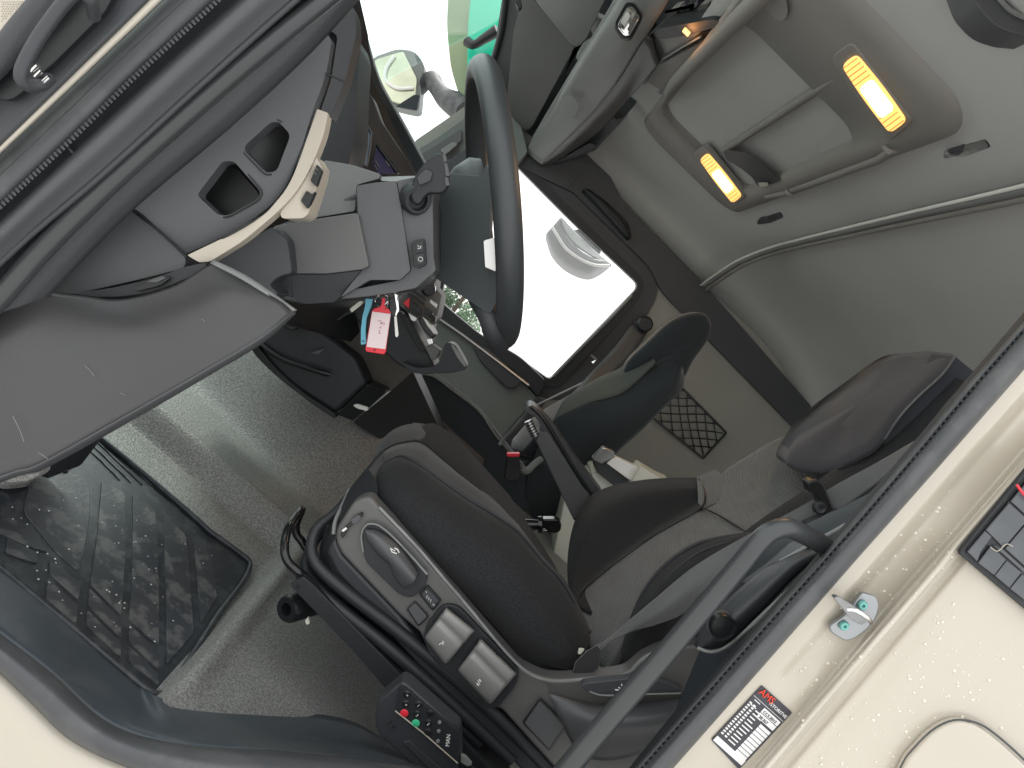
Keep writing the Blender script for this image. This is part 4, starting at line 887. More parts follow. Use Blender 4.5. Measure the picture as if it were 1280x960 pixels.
# big knee panel
kp = thing('knee_panel', V(160, 440, .09), 'large smooth grey lower dashboard panel with a rounded front corner and light scratches', 'panel')
loft('panel', [[(-120,420,.055),(20,366,.065),(98,369,.09),(150,374,.105),(215,358,.115),(258,332,.125),(268,328,.13)],
               [(-120,480,.035),(20,430,.045),(110,424,.07),(190,410,.09),(250,385,.10),(290,362,.11),(304,350,.125)],
               [(-120,560,.03),(10,530,.035),(90,505,.055),(170,470,.075),(250,430,.09),(310,395,.105),(352,377,.125)],
               [(-120,640,.035),(20,588,.035),(42,583,.04),(150,523,.07),(260,460,.09),(330,418,.105),(366,389,.128)]], M['knee'], 50, 30, .012, kp)
loft('lower_lip', [[(-120,640,.035),(20,588,.035),(42,583,.04),(150,523,.07),(260,460,.09),(330,418,.105),(366,389,.128)],
                   [(-120,648,.042),(22,593,.042),(44,588,.048),(152,529,.078),(262,466,.098),(334,422,.113),(369,391,.135)],
                   [(-120,650,.07),(26,594,.07),(48,590,.078),(154,532,.10),(264,468,.12),(336,424,.135),(370,392,.15)]], M['mid'], 50, 8, .004, kp)
loft('side_lip', [[(262,329,.128),(300,347,.123),(335,369,.123),(364,389,.127)],[(266,325,.13),(304,343,.128),(338,365,.128),(370,387,.131)],[(268,325,.15),(306,343,.15),(340,365,.15),(371,388,.15)]], M['lgrey'], 20, 6, .003, kp)
for a, b, yy in (((106,457),(118,470),.060),((145,490),(158,494),.070),((252,399),(256,402),.094),((16,520),(30,552),.030),((48,566),(60,574),.034)):
    tube('scratch', [(a[0], a[1], yy), ((a[0]+b[0])/2+1, (a[1]+b[1])/2, yy), (b[0], b[1], yy)], .0003, M['lgrey'], kp, n=4)
slab('mount_plate', rp([(-10,590,.075,4),(30,588,.075,8),(48,584,.08,6),(50,592,.08,5),(38,601,.08,8),(10,604,.075,8),(-10,598,.075,4)]), M['floor'], .02, kp, bevel=.003)
# lower dash body under column
sl('lower_shell', [(262,329,.24),(300,305,.26),(341,283,.28),(360,300,.28),(366,342,.28),(350,345,.28),(336,356,.28),(350,368,.28),(330,375,.28)], 'dark', .26, .1, 6, .01)
# centre stack, displays (far, seen over the column)
sl('display_surround', [(398,160,.45),(410,110,.5),(432,60,.55),(444,40,.6),(450,60,.65),(446,110,.6),(444,170,.5),(434,212,.42),(400,200,.4)], 'dark', .45, .1, 6, .01)
sl('fascia', [(440,120,.75),(448,110,.8),(464,118,.85),(475,150,.85),(506,196,.9),(522,222,.9),(470,225,.75),(434,215,.65)], 'wood', .8, .05, 6, .006)
sl('column_edge', [(442,118,.62),(449,112,.66),(447,150,.6),(441,205,.55),(435,208,.55),(437,160,.6)], 'lgrey', .6, .03, 3, .003)
tube('chrome_dot', [(437,186,.54),(440,200,.54)], .004, M['black'], da, n=8)
sc = mk('display glass', (.03, .07, .10), .1, 0, var=.1); 
d1 = sl('display', [(453,150,.70),(464,166,.70),(458,208,.68),(448,199,.68)], sc, .7, .01, 1, .001)
d2 = sl('display', [(472,181,.74),(496,216,.74),(474,218,.72),(466,206,.72)], mk('display violet', (.07,.06,.12), .12, 0, var=.1), .7, .01, 1, .001)
tube('display_bezel', [(454,149,.695),(464.5,165,.695),(463,185,.69),(459,207,.68)], .0015, M['lgrey'], da, n=6)
tube('display_bezel', [(471,181,.735),(498,217,.735)], .003, M['black'], da, n=6)
for a, b in (((469,201),(474,209)),((468,206),(472,212)),((482,201),(487,208))): tube('display_mark', [(a[0],a[1],.718),(b[0],b[1],.722)], .0012, M['lgrey'], d2, n=4)
loft('windscreen_edge', [[(430,-30,.8),(441,10,.95),(450,60,1.2),(462,110,1.4),(490,160,1.6),(530,240,1.7)],[(436,-30,.8),(447,8,.95),(459,58,1.2),(474,106,1.4),(500,152,1.6),(545,235,1.7)],[(440,-30,.84),(451,8,1.0),(463,58,1.24),(478,104,1.44),(504,150,1.64),(549,233,1.74)]], M['teal'], 30, 10, .02, da)
tube('screen_gap_light', [(446,20,.97),(456,70,1.2),(466,116,1.38),(482,142,1.5)], .006, M['dark'], da, res=16, n=6)
# centre console with radio
rc = thing('radio_console', V(525, 390, .9), 'grey centre console with rocker switches and a red warning switch behind the steering column', 'console')
slab('panel', rp([(494,378,.84,3),(520,358,.86,3),(540,330,.88,3),(547,332,.88,3),(543,360,.88,3),(552,368,.88,3),(545,400,.86,4),(538,408,.86,3),(515,396,.84,3)]), M['grey'], .12, rc, bevel=.003)
slab('slot', [(508,367,.835),(511,366,.835),(531,380,.835),(529,382,.835)], M['black'], .01, rc, bevel=.0005)
slab('slot', [(513,363,.835),(517,362,.835),(533,375,.835),(531,377,.835)], M['black'], .01, rc, bevel=.0005)
lathe('rotary_knob', V(534,361,.87), (.3,-1,.2), [(.014,0),(.014,.016),(.012,.02),(.0,.02)], M['black'], rc)
lathe('knob_ring', V(537,360,.865), (.3,-1,.2), [(.015,.0),(.015,.005),(.012,.006)], M['chrome'], rc)
slab('warning_switch', [(512,372,.825),(511,386,.825),(503.5,379,.825)], M['red'], .01, rc, bevel=.0015)
for c in ((519,385),(524,389),(533,390),(538,394),(542,399)):
    slab('rocker_switch', rp([(c[0]-3,c[1]-6,.825,1),(c[0]+3,c[1]-3,.825,1),(c[0]+2,c[1]+5,.825,1),(c[0]-3,c[1]+2,.825,1)]), M['black'], .012, rc, bevel=.0015)
slab('silver_key', rp([(538,374,.83,1),(546,380,.83,1),(545,385,.83,1),(537,378,.83,1)]), M['metal'], .01, rc, bevel=.001)
slab('silver_trim', rp([(499,389,.80,1),(504,390,.80,1),(512,404,.80,1),(510,408,.80,1)]), M['metal'], .01, rc, bevel=.001)
slab('silver_trim', rp([(510,391,.80,1),(522,398,.80,1),(518,402,.80,1),(514,400,.80,1)]), M['metal'], .01, rc, bevel=.001)
slab('console_body', rp([(440,384,.82,4),(475,372,.82,4),(498,385,.80,4),(524,420,.80,6),(538,445,.80,8),(545,462,.80,8),(520,466,.80,10),(500,458,.80,8),(482,442,.80,8),(445,400,.82,8)]), M['dark2'], .1, rc, bevel=.008, seg=3)
for k in range(3): tube('ridge', [(500+4*k,390+3*k,.795),(515+4*k,418+2*k,.795),(528+3*k,440,.795)], .003, M['black'], rc, res=10, n=8)
gl = thing('gear_lever', V(560, 445, .75), 'black hooked gear lever with silver faced grip beside the centre console', 'lever')
slab('grip', rp([(500,452,.76,6),(520,461,.75,8),(548,458,.74,6),(553,440,.73,8),(556,430,.73,3),(561,428,.73,3),(569,431,.73,4),(579,448,.73,6),(584,458,.73,3),(582,462,.73,3),(566,466,.74,6),(530,468,.75,10),(512,466,.76,8)]), M['dark'], .05, gl, bevel=.008, seg=4)
slab('silver_face', rp([(563,430,.728,2),(569,432,.728,3),(579,449,.728,4),(583,458,.728,2),(581,459,.728,2),(572,448,.728,4)]), M['lgrey'], .01, gl, bevel=.002)
slab('side_grip', rp([(522,400,.77,3),(527,395,.77,3),(534,401,.77,4),(544,415,.77,4),(545,419,.77,2),(540,424,.77,2),(530,414,.77,4)]), M['black'], .04, gl, bevel=.004, seg=3)
slab('side_grip_face', rp([(528,396,.765,1),(534,401,.765,3),(545,417,.765,2),(543,418,.765,1),(534,407,.765,3)]), M['white'], .01, gl, bevel=.001)
slab('silver_collar', rp([(533,424,.76,1),(538,423,.76,1),(540,430,.76,1),(536,431,.76,1)]), M['metal'], .02, gl, bevel=.001)
slab('boot', rp([(531,434,.77,2),(540,430,.77,2),(551,438,.77,2),(546,448,.77,3),(540,452,.77,3)]), M['grey'], .03, gl, bevel=.003)
# brown grey lower console side + black storage tray
sl('console_side', [(350,371,.9),(380,376,.9),(425,374,.88),(475,412,.9),(516,464,.95),(487,490,.95),(459,478,.95),(447,450,.95),(384,402,.93)], mk('brown grey plastic', (.125,.112,.096), .6, .15, 900), .9, .1, 4, .004)
by = thing('storage_tray', V(400, 460, .88), 'black moulded storage tray with a small white latch low in the centre of the dashboard', 'tray')
slab('body', rp([(305,428,.86,6),(350,371,.86,8),(385,399,.86,6),(446,448,.88,6),(459,480,.88,5),(419,517,.88,5),(360,480,.86,10)]), M['dark2'], .1, by, bevel=.01, seg=4)
slab('rim', rp([(306,424,.84,5),(312,420,.84,6),(345,462,.84,20),(380,492,.85,14),(420,518,.86,4),(419,524,.86,4),(400,512,.86,8),(350,475,.85,20),(320,446,.84,10)]), M['black'], .05, by, bevel=.006, seg=3)
slab('upper_flap', rp([(352,382,.845,4),(374,398,.845,4),(377,407,.845,4),(365,414,.845,4),(350,405,.845,4)]), M['dark2'], .02, by, bevel=.002)
tube('crease', [(318,424,.85),(352,448,.845),(398,464,.845),(412,468,.85)], .006, M['black'], by, res=16, n=8)
slab('catch', [(388,441,.84),(406,436,.84),(398,444,.84)], M['mid'], .006, by, bevel=.001)
slab('end_box', rp([(420,518,.88,3),(460,480,.88,3),(483,490,.9,3),(441,526,.9,3)]), M['black'], .08, by, bevel=.006)
slab('latch', rp([(441,507,.87,2),(445,505,.87,2),(461,510,.87,3),(459,514,.87,2),(447,511,.87,2)]), M['white'], .01, by, bevel=.002)
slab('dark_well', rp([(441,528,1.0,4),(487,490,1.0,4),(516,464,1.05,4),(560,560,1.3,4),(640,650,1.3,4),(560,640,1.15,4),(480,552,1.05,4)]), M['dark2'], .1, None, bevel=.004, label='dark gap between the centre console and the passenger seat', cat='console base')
# ================================================================== STEERING COLUMN
sc_ = thing('steering_column', V(450, 280, .38), 'faceted grey steering column shroud with ignition lock and two white marked switches', 'steering column')
def f(nm, pts, m, th=.12, bv=.004, r=3): return slab(nm, rp([(p[0], p[1], p[2], p[3] if len(p) > 3 else r) for p in pts]), M[m], th, sc_, bevel=bv, seg=3)
f('under_shell', [(330,345,.33),(341,283,.32),(400,262,.33),(447,240,.33),(500,235,.36),(543,250,.38),(543,340,.38),(515,362,.37),(430,374,.35),(375,380,.34),(345,373,.33)], 'dark', .14, .012)
f('upper_cover', [(400,222,.35),(405,200,.36),(440,206,.37),(475,217,.38),(475,223,.37),(446,231,.34),(444,264,.33),(395,272,.32),(377,273,.32),(388,255,.33)], 'grey', .1, .003)
f('left_cover', [(341,283,.315),(377,276,.312),(447,266,.30),(461,333,.298),(451,337,.30),(410,342,.305),(364,342,.31),(350,310,.312)], 'grey', .08, .004)
f('left_lower', [(364,343,.312),(410,343,.307),(451,338,.303),(425,371,.318),(417,378,.33),(380,380,.33),(366,372,.33)], 'dark', .06, .006)
f('side_notch', [(338,343,.31),(347,336,.31),(364,342,.31),(366,372,.33),(347,366,.33),(340,356,.32)], 'dark', .06, .004)
f('middle_cover', [(446,232,.325),(470,228,.325),(495,226,.33),(501,256,.325),(513,338,.32),(500,350,.325),(462,350,.318),(425,372,.32),(452,338,.303),(461,333,.30),(447,266,.305)], 'mid', .08, .004)  # shading edge on the shroud carried by a darker grey facet
f('right_cover', [(496,226,.33),(516,222,.335),(546,222,.345),(541,250,.345),(542,322,.345),(545,338,.35),(520,360,.34),(486,367,.335),(426,374,.33),(440,362,.325),(500,350,.318),(513,338,.315),(501,258,.32)], 'mid', .08, .004)
f('top_edge', [(475,221,.38),(545,219,.40),(548,224,.40),(496,227,.36),(476,226,.37)], 'lgrey', .05, .003)  # lit top of the shroud put in as a lighter grey
f('cover_tip', [(405,200,.37),(475,217,.385),(477,223,.38),(474,226,.378),(405,206,.365)], 'lgrey', .03, .002)  # lit like the top edge, again by lighter grey
lathe('ignition_ring', V(520,249,.328), (.55,-.8,.1), [(.021,-.01),(.021,.004),(.018,.008),(.014,.008),(.013,.0)], M['dark2'], sc_)
k_ = thing('ignition_key', V(530, 225, .31), 'black remote ignition key with silver edged buttons sticking out of the ignition lock', 'key')
slab('fob', rp([(512,244,.318,4),(513,234,.316,4),(520,216,.312,6),(533,200,.31,8),(546,190.5,.31,4),(555,191.5,.31,4),(559,200,.31,4),(562,228,.312,4),(558,237,.312,4),(550,242,.313,4),(536,241,.315,5),(530,246,.316,4),(524,256,.318,4),(516,254,.318,4)]), M['dark2'], .014, k_, bevel=.003, seg=4)
slab('fob_badge', rp([(521,222,.3085,3),(532,211,.3085,3),(541,215,.3085,3),(538,226,.3085,3),(524,232,.3085,3)]), M['dark'], .003, k_, bevel=.0008)
for a, b in (((553,192),(557,202)),((555,203),(560,220)),((556,221),(560,232))):
    slab('fob_button', rp([(a[0],a[1],.3085,1),(a[0]+4,a[1]+1,.3085,1),(b[0]+2,b[1],.3085,1),(b[0]-3,b[1],.3085,1)]), M['mid'], .006, k_, bevel=.001)
sb = slab('switch_frame', rp([(514,304,.315,2),(517,301,.315,2),(529,298,.315,2),(531,300,.315,2),(533,330,.315,2),(531,332,.315,2),(521,336,.315,2),(518,334,.315,2)]), M['black'], .01, sc_, bevel=.001)
b1 = slab('button', rp([(518,304,.312,1),(529,301,.312,1),(530,314,.312,1),(519,317,.312,1)]), M['dark2'], .006, sb, bevel=.001)
b2 = slab('button', rp([(519,319,.312,1),(530,316,.312,1),(531,329,.312,1),(521,332,.312,1)]), M['dark2'], .006, sb, bevel=.001)
tube('mark', [(522,311,.3113),(526,310,.3113),(526,307,.3113)], .0005, M['white'], sb, n=4); tube('mark', [(522,307,.3113),(524,309,.3113)], .0005, M['white'], sb, n=4)
cpt = V(525.5, 324, .3113); tube('mark', [V(525.5 + 2.8*math.cos(a*.628), 324 + 2.8*math.sin(a*.628), .3113) for a in range(10)], .0004, M['white'], sb, world=True, n=4, closed=True)
# keys hanging under the lock
ky = thing('key_bunch', V(470, 395, .42), 'bunch of keys with silver blades hanging under the steering column beside a blue strap', 'keys')
tube('key_ring', [V(478 + 9*math.cos(a*.39), 376 + 8*math.sin(a*.39), .40 + .004*math.sin(a)) for a in range(16)], .0011, M['chrome'], ky, world=True, n=6, closed=True)
slab('black_key_head', rp([(487,372,.385,2),(497,370,.385,2),(497,390,.385,3),(494,396,.385,3),(489,395,.385,3),(487,388,.385,3)]), M['black'], .008, ky, bevel=.002)
slab('key_edge', rp([(493,367,.384,1),(496,368,.384,1),(498,388,.384,2),(495,396,.384,1),(494,393,.384,1),(496,386,.384,1)]), M['chrome'], .006, ky, bevel=.0006)
slab('key_blade', rp([(492.5,395,.388,1),(495.5,395,.388,1),(498,419,.388,1),(496,422,.388,1),(494,420,.388,1)]), M['white'], .003, ky, bevel=.0006)
slab('key_head', rp([(437,386,.40,1),(450,376,.40,2),(454,377,.40,1),(453,380,.40,2),(439,391,.40,1)]), M['ivory'], .003, ky, bevel=.0006)
slab('key_shank', rp([(421,399,.402,1),(436,388,.40,1),(440,390,.40,1),(437,393,.40,1),(432,394,.40,1),(427,398,.40,1),(423,401,.402,1)]), M['black'], .003, ky, bevel=.0006)
tube('ring_link', [(478,384,.39),(482,380,.385),(485,376,.385),(484,383,.385),(482,387,.385)], .001, M['chrome'], ky, res=12, n=6)
rbn = slab('ribbon_strap', rp([(457,373,.395,1),(466,374,.395,1),(464,383,.393,2),(458,398,.392,3),(457,412,.392,3),(458,430,.392,1),(451,431,.392,1),(451,412,.392,3),(453,395,.393,3),(456,384,.394,2)]), M['blue'], .002, None, bevel=.0005, label='light blue ribbon strap hanging left of the red key tag', cat='strap')
lathe('eyelet', V(454,426.5,.3915), (0,-1,0), [(.0012,0),(.0012,.0006),(.0001,.0006)], M['black'], rbn, n=10)
tg = thing('key_tag', V(472, 415, .385), 'red key tag with pinkish white paper and red handwriting hanging under the column', 'key tag')
slab('holder', rp([(477.5,372,.386,1),(481.5,372,.386,1),(481,382,.385,3),(487,388,.385,3),(488.5,391,.385,2),(482,440,.384,2),(480,443,.384,2),(458,439.5,.384,2),(456.5,437,.384,2),(465,388,.385,2),(468,385.5,.385,2),(476,383,.385,3)]), M['red'], .003, tg, bevel=.0006)
slab('paper', [(465.3,389.5,.3835),(488.2,392.5,.3835),(481.7,436.5,.3825),(458.2,433.5,.3825)], M['tagw'], .001, tg, bevel=0)
lathe('hole', V(468.3,437.5,.3835), (0,-1,0), [(.0014,0),(.0014,.0006),(.0001,.0006)], M['black'], tg, n=12)
ink = mk('red ink', (.35, .03, .04), .6, var=0)
def stroke(pts): tube('handwriting', [(p[0], p[1], .3829) for p in pts], .00032, ink, tg, res=14, n=4)
stroke([(472.5,401.5),(475,401),(477.5,402),(476,404.5),(474.5,404),(477,404.8),(480,403.2),(480.6,405),(479,406.5)])
stroke([(477,408),(474.5,409.5),(476.5,410.5)]); stroke([(473,413),(475,413.5),(475,415),(473.2,415.6),(475.2,416.5),(473.6,417.2)])
# ================================================================== STEERING WHEEL (true 3-D)
Cw = V(614, 260, .55); nW = Vector((.669, .125, .739)).normalized(); tW = Vector((.739, 0, -.669)); tW = (tW - nW * tW.dot(nW)).normalized(); sW = nW.cross(tW)
sw_ = thing('steering_wheel', Cw, 'thick black rimmed steering wheel seen almost edge on with silver spoke insert', 'steering wheel')
wl = mk('wheel leather', (.045, .05, .053), .42, .2, 700, var=.05)
RW = .214
tube('rim', [Cw + tW * RW * math.cos(a * math.pi / 40) + sW * RW * math.sin(a * math.pi / 40) for a in range(80)], .0205, wl, sw_, world=True, n=18, closed=True, flat=1.0)
def wp(t, s, n_): return Cw + tW * t + sW * s + nW * n_
def wslab(nm, pts, n0, n1, m, bv=.006):
    k = len(pts); vs = [wp(p[0], p[1], n0) for p in pts] + [wp(p[0], p[1], n1) for p in pts]
    return obj(nm, vs, [list(range(k)), [i + k for i in range(k)][::-1]] + [[i, i + k, (i+1) % k + k, (i+1) % k] for i in range(k)], m, sw_, bevel=bv, seg=3)
def ell(a, b, ct=0, cs=0, n=28): return [(ct + a * math.cos(i*6.2832/n), cs + b * math.sin(i*6.2832/n)) for i in range(n)]
rings = [(.115, .085, -.012), (.118, .088, -.03), (.105, .075, -.055), (.075, .055, -.08), (.06, .05, -.10)]
vs = [wp(.035 + p[0], p[1], h) for a, b, h in rings for p in ell(a, b)]
n = 28; fs = [[i*n+j, i*n+(j+1) % n, (i+1)*n+(j+1) % n, (i+1)*n+j] for i in range(4) for j in range(n)] + [list(range(n))]
obj('hub', vs, fs, M['dark'], sw_, ang=180)
slab('hub_side', rp([(540,216,.47,4),(561,216,.46,6),(600,220,.44,6),(608,205,.42,4),(616,215,.42,6),(612,300,.42,10),(622,330,.42,6),(620,380,.42,8),(612,394,.44,6),(580,372,.45,12),(541,345,.47,4)]), M['hub'], .10, sw_, bevel=.02, seg=5)
slab('side_button_panel', rp([(604,301,.405,2),(617,297,.405,2),(620,300,.405,2),(620,340,.405,2),(606,334,.405,2)]), M['metal'], .02, sw_, bevel=.003)
lathe('hub_screw', V(571,261,.462), (-.2,-1,0), [(.011,0),(.011,.003),(.008,.004),(.006,.002),(.0001,.002)], M['dark2'], sw_, n=20)
tube('spoke_lower', [(600,372,.47),(612,396,.45),(618,416,.46),(624,428,.5)], [.02,.018,.02], M['dark'], sw_, res=12, n=12)
# ================================================================== DRIVER SEAT
ds = thing('driver_seat', V(560, 700, .55), 'black and grey air suspended driver seat with control panel on its side, nearest seat', 'seat')
# cushion: near bolster (black velour), insert, far bolster
loft('cushion_bolster', [
    [(462,603,.335),(467,628,.31),(480,648,.30),(500,672,.295),(550,719,.29),(597,760,.29),(631,797,.29),(662,822,.29),(692,834,.29),(722,839,.30)],
    [(463,596,.345),(474,612,.305),(494,632,.285),(530,668,.275),(575,706,.27),(620,746,.27),(655,782,.27),(684,808,.275),(704,820,.28),(727,828,.30)],
    [(467,589,.36),(485,592,.32),(512,608,.30),(548,636,.29),(592,670,.285),(634,706,.285),(668,742,.285),(694,774,.29),(714,796,.295),(733,814,.31)],
    [(478,581,.38),(494,576,.36),(516,582,.345),(548,606,.34),(590,636,.335),(634,668,.335),(668,700,.335),(694,730,.34),(716,762,.34),(737,800,.34)],
    [(490,574,.41),(500,570,.40),(510,573,.39),(545,597,.385),(581,622,.38),(644,662,.375),(677,700,.375),(702,727,.38),(718,755,.38),(736,790,.38)]],
    M['velour'], 60, 34, .02, ds, label='black velour side bolster')
tube('bolster_seam', [(490,574,.405),(500,569.5,.396),(510,572.5,.386),(545,596.5,.381),(581,621.5,.376),(644,661.5,.371),(677,699.5,.371),(702,726.5,.375),(718,754,.376)], .0022, M['head'], ds, res=60, n=6)
loft('cushion_insert', [
    [(460,602,.36),(464,592,.37),(478,580,.40),(492,572,.41),(512,572,.40),(546,596,.395),(582,620,.39),(645,660,.385),(680,698,.385),(706,725,.39),(740,790,.39)],
    [(461,592,.42),(467,580,.43),(480,568,.44),(500,560,.45),(524,562,.45),(552,582,.45),(586,604,.44),(640,648,.43),(672,688,.42),(700,722,.41),(730,780,.40)],
    [(466,582,.50),(474,570,.51),(488,559,.51),(504,554,.52),(525,553,.52),(550,572,.52),(580,598,.51),(615,628,.50),(648,661,.48),(680,704,.44),(712,758,.42)]], M['fabric2'], 60, 16, .02, ds)
tube('insert_seam', [(466,582,.497),(474,570,.507),(488,559,.507),(504,553.5,.517),(525,552.5,.517),(550,571.5,.517),(580,597.5,.507),(615,627.5,.497)], .0022, M['velour'], ds, res=50, n=6)
loft('far_bolster', [
    [(466,584,.51),(474,570,.515),(488,559,.515),(504,554,.525),(525,553,.525),(550,572,.525),(580,598,.515),(615,628,.505),(650,664,.485)],
    [(466,576,.56),(474,557,.57),(488,544,.58),(504,538,.60),(525,538,.60),(550,556,.60),(580,584,.60),(615,616,.60),(650,656,.58)],
    [(468,570,.66),(478,550,.68),(494,536,.70),(512,530,.72),(530,532,.72),(554,549,.72),(584,573,.72),(620,612,.70),(652,648,.66)],
    [(470,580,.74),(482,556,.76),(498,540,.78),(514,533,.79),(532,535,.79),(558,555,.79),(590,584,.78),(622,620,.76),(654,660,.72)]], M['fabric2'], 50, 20, .02, ds)
tube('far_piping', [(516,530,.72),(534,533,.72),(560,553,.72),(590,579,.72),(620,611,.70),(650,646,.66),(664,672,.6)], .003, M['teall'], ds, res=40, n=6)
slab('cushion_core', [(480,600,.46),(515,545,.50),(560,570,.52),(636,656,.50),(700,756,.46),(730,820,.36),(690,815,.34),(560,710,.33)], M['velour'], .2, ds, bevel=.02)
# backrest
loft('back_wing', [
    [(716,768,.44),(712,742,.52),(709,712,.60),(712,676,.68),(721,645,.74),(738,620,.78),(765,607,.80),(802,600,.80),(840,597,.80),(873,597,.79)],
    [(716,760,.43),(716,730,.50),(722,698,.56),(733,668,.60),(752,642,.63),(780,625,.65),(810,616,.66),(842,612,.67),(874,610,.67)],
    [(718,756,.42),(724,738,.48),(742,716,.53),(768,692,.57),(794,672,.60),(818,656,.62),(844,642,.635),(862,632,.65),(875,622,.66)],
    [(720,753,.42),(728,738,.455),(740,727,.48),(768,704,.51),(795,684,.53),(820,667,.55),(850,650,.565),(877,634,.58)]], M['velour'], 50, 26, .03, ds, label='black velour far wing of the backrest')
loft('backrest_insert', [
    [(719,757,.42),(728,739,.455),(740,728,.48),(768,705,.51),(795,685,.53),(820,668,.55),(850,651,.565),(872,637,.585),(887,616,.65),(905,589,.70),(940,566,.70),(972,548,.70),(1002,540,.70)],
    [(728,790,.39),(740,765,.42),(756,748,.44),(782,726,.46),(806,708,.475),(836,688,.49),(868,668,.50),(900,650,.52),(918,628,.56),(946,612,.58),(976,594,.60),(1002,580,.60),(1030,570,.60)],
    [(745,826,.36),(757,800,.37),(770,780,.385),(794,752,.40),(818,730,.41),(848,706,.42),(880,688,.425),(916,672,.43),(956,656,.44),(990,636,.46),(1015,618,.47),(1040,604,.48),(1064,590,.48)],
    [(758,842,.335),(770,820,.34),(782,797,.35),(796,764,.355),(812,742,.36),(836,715,.365),(872,692,.37),(908,680,.37),(940,670,.37),(985,650,.38),(1025,630,.39),(1060,610,.40),(1095,590,.40)]], M['fabric'], 60, 30, .03, ds, label='finely ribbed grey backrest centre')
slab('shoulder_patch', rp([(876,601,.69,2),(900,591,.69,2),(912,602,.66,6),(896,628,.60,6),(878,636,.572,2)]), M['fabric'], .03, ds, bevel=.003)
tube('cross_seam', [(877,634,.576),(900,645,.52),(918,656,.47),(938,668,.385)], .0016, M['velour'], ds, res=30, n=6)
tube('wing_seam', [(719,756,.417),(728,738.5,.452),(740,727.5,.477),(768,704.5,.507),(795,684.5,.527),(820,667.5,.547),(850,650.5,.562),(877,634,.577),(881,614,.64),(874,599,.697)], .0018, M['black'], ds, res=60, n=6)
loft('near_bolster', [
    [(782,800,.345),(790,769,.345),(803,737,.35),(831,703,.355),(869,678,.36),(905,669,.36),(945,664,.36)],
    [(776,815,.325),(788,780,.32),(806,745,.322),(838,708,.325),(876,684,.33),(910,673,.33),(945,667,.335)],
    [(782,830,.30),(800,795,.285),(818,758,.285),(846,722,.29),(882,697,.30),(915,682,.31),(948,672,.32)],
    [(800,838,.31),(820,806,.29),(838,775,.285),(864,740,.29),(898,712,.30),(925,694,.31),(950,682,.32)],
    [(830,838,.38),(850,800,.37),(870,770,.36),(895,740,.36),(915,720,.36),(940,702,.37),(960,690,.37)]], M['velour'], 40, 24, .02, ds, label='black velour near side bolster')
tube('near_seam', [(779,806,.333),(788.5,773,.332),(803.5,740,.334),(833,705,.338),(871,680.5,.343),(906,671,.343),(945,666,.345)], .0016, M['head'], ds, res=40, n=6)
tube('near_seam', [(786,812,.305),(800,778,.297),(816,748,.30),(842,714,.305),(878,689,.312),(912,677,.318)], .0014, M['head'], ds, res=40, n=6)
loft('back_side', [[(760,845,.36),(800,830,.33),(880,760,.32),(960,690,.32),(1060,620,.34),(1150,545,.36),(1215,480,.38)],
                   [(780,870,.40),(830,840,.38),(900,790,.36),(980,720,.36),(1080,650,.38),(1170,580,.40),(1240,500,.42)]], M['velour'], 30, 8, .05, ds)
# headrest
pillow('headrest', [(1002,540,.62),(1030,512,.66),(1060,490,.68),(1090,468,.68),(1120,449,.64),(1155,444,.55),(1192,443,.44),(1190,452,.41),(1178,468,.39),(1150,494,.38),(1124,522,.37),(1106,547,.37),(1090,564,.37),(1060,580,.38),(1032,591,.40),(1014,591,.42),(998,588,.44),(985,581,.47),(984,572,.50),(992,556,.57)], M['head'], ds, .009, .05, n=90, flatc=.84, label='charcoal velour headrest cushion')
slab('headrest_side', rp([(1104,552,.378,2),(1123,524,.378,8),(1150,496,.388,8),(1178,470,.398,8),(1193,444,.42,3),(1222,468,.40,8),(1250,496,.40,4),(1180,560,.38,4),(1130,590,.38,4),(1108,562,.378,3)]), mk('headrest side cloth', (.028, .029, .036), .9, .4, 1500, sheen=.25), .06, ds, bevel=.006, seg=4)
tube('headrest_seam', [(1105,550,.367),(1124,521.5,.359),(1150,493.5,.369),(1178,467.5,.379),(1195,444,.395)], .0016, M['fabric'], ds, res=40, n=6)
tube('headrest_seam', [(985,581,.458),(998,588.5,.42),(1016,591,.392),(1032,591,.392),(1060,581.5,.375),(1090,565.5,.366),(1106,549,.366)], .0018, M['velour'], ds, res=40, n=6)
slab('back_core', [(740,800,.62),(735,660,.84),(800,622,.86),(880,616,.84),(1000,562,.80),(1120,472,.78),(1195,454,.67),(1215,480,.54),(1120,560,.52),(1050,610,.54),(940,690,.54),(840,770,.54)], M['velour'], .06, ds, bevel=.02)
# side control panel
cp = slab('side_panel', rp([(441,628,.262,6),(452,622,.262,4),(463,621,.262,6),(474,634,.262,10),(500,662,.26,10),(525,689,.26,4),(578,751,.258,4),(650,834,.256,8),(684,851,.255,20),(742,848,.255,20),(784,842,.255,10),(802,825,.255,8),(822,813,.258,10),(880,806,.27,10),(930,850,.27,10),(860,1010,.27,4),(735,1010,.262,4),(694,962,.262,4),(627,887,.262,4),(606,882,.262,10),(540,826,.262,8),(525,791,.262,3),(500,770,.262,4),(426,692,.262,6),(419,676,.262,6),(420,662,.262,8)]), M['panel'], .03, ds, bevel=.005, seg=4)
slab('panel_skirt', [(418,672,.268),(428,694,.268),(500,770,.268),(540,826,.268),(606,884,.268),(694,964,.268),(735,1012,.268),(715,1030,.275),(600,910,.275),(520,830,.275),(420,716,.275),(408,690,.275)], M['dark'], .05, ds, bevel=.006, seg=3)
tube('painted_edge_highlight', [(474,634,.259),(500,661,.257),(525,688,.257),(578,750,.255),(650,833,.253),(684,850,.2515),(742,847.5,.2515),(784,841.5,.2515),(802,824,.2515),(820,814,.253)], .0022, M['lgrey'], ds, res=60, n=6)  # rim highlight laid on as a pale grey bead
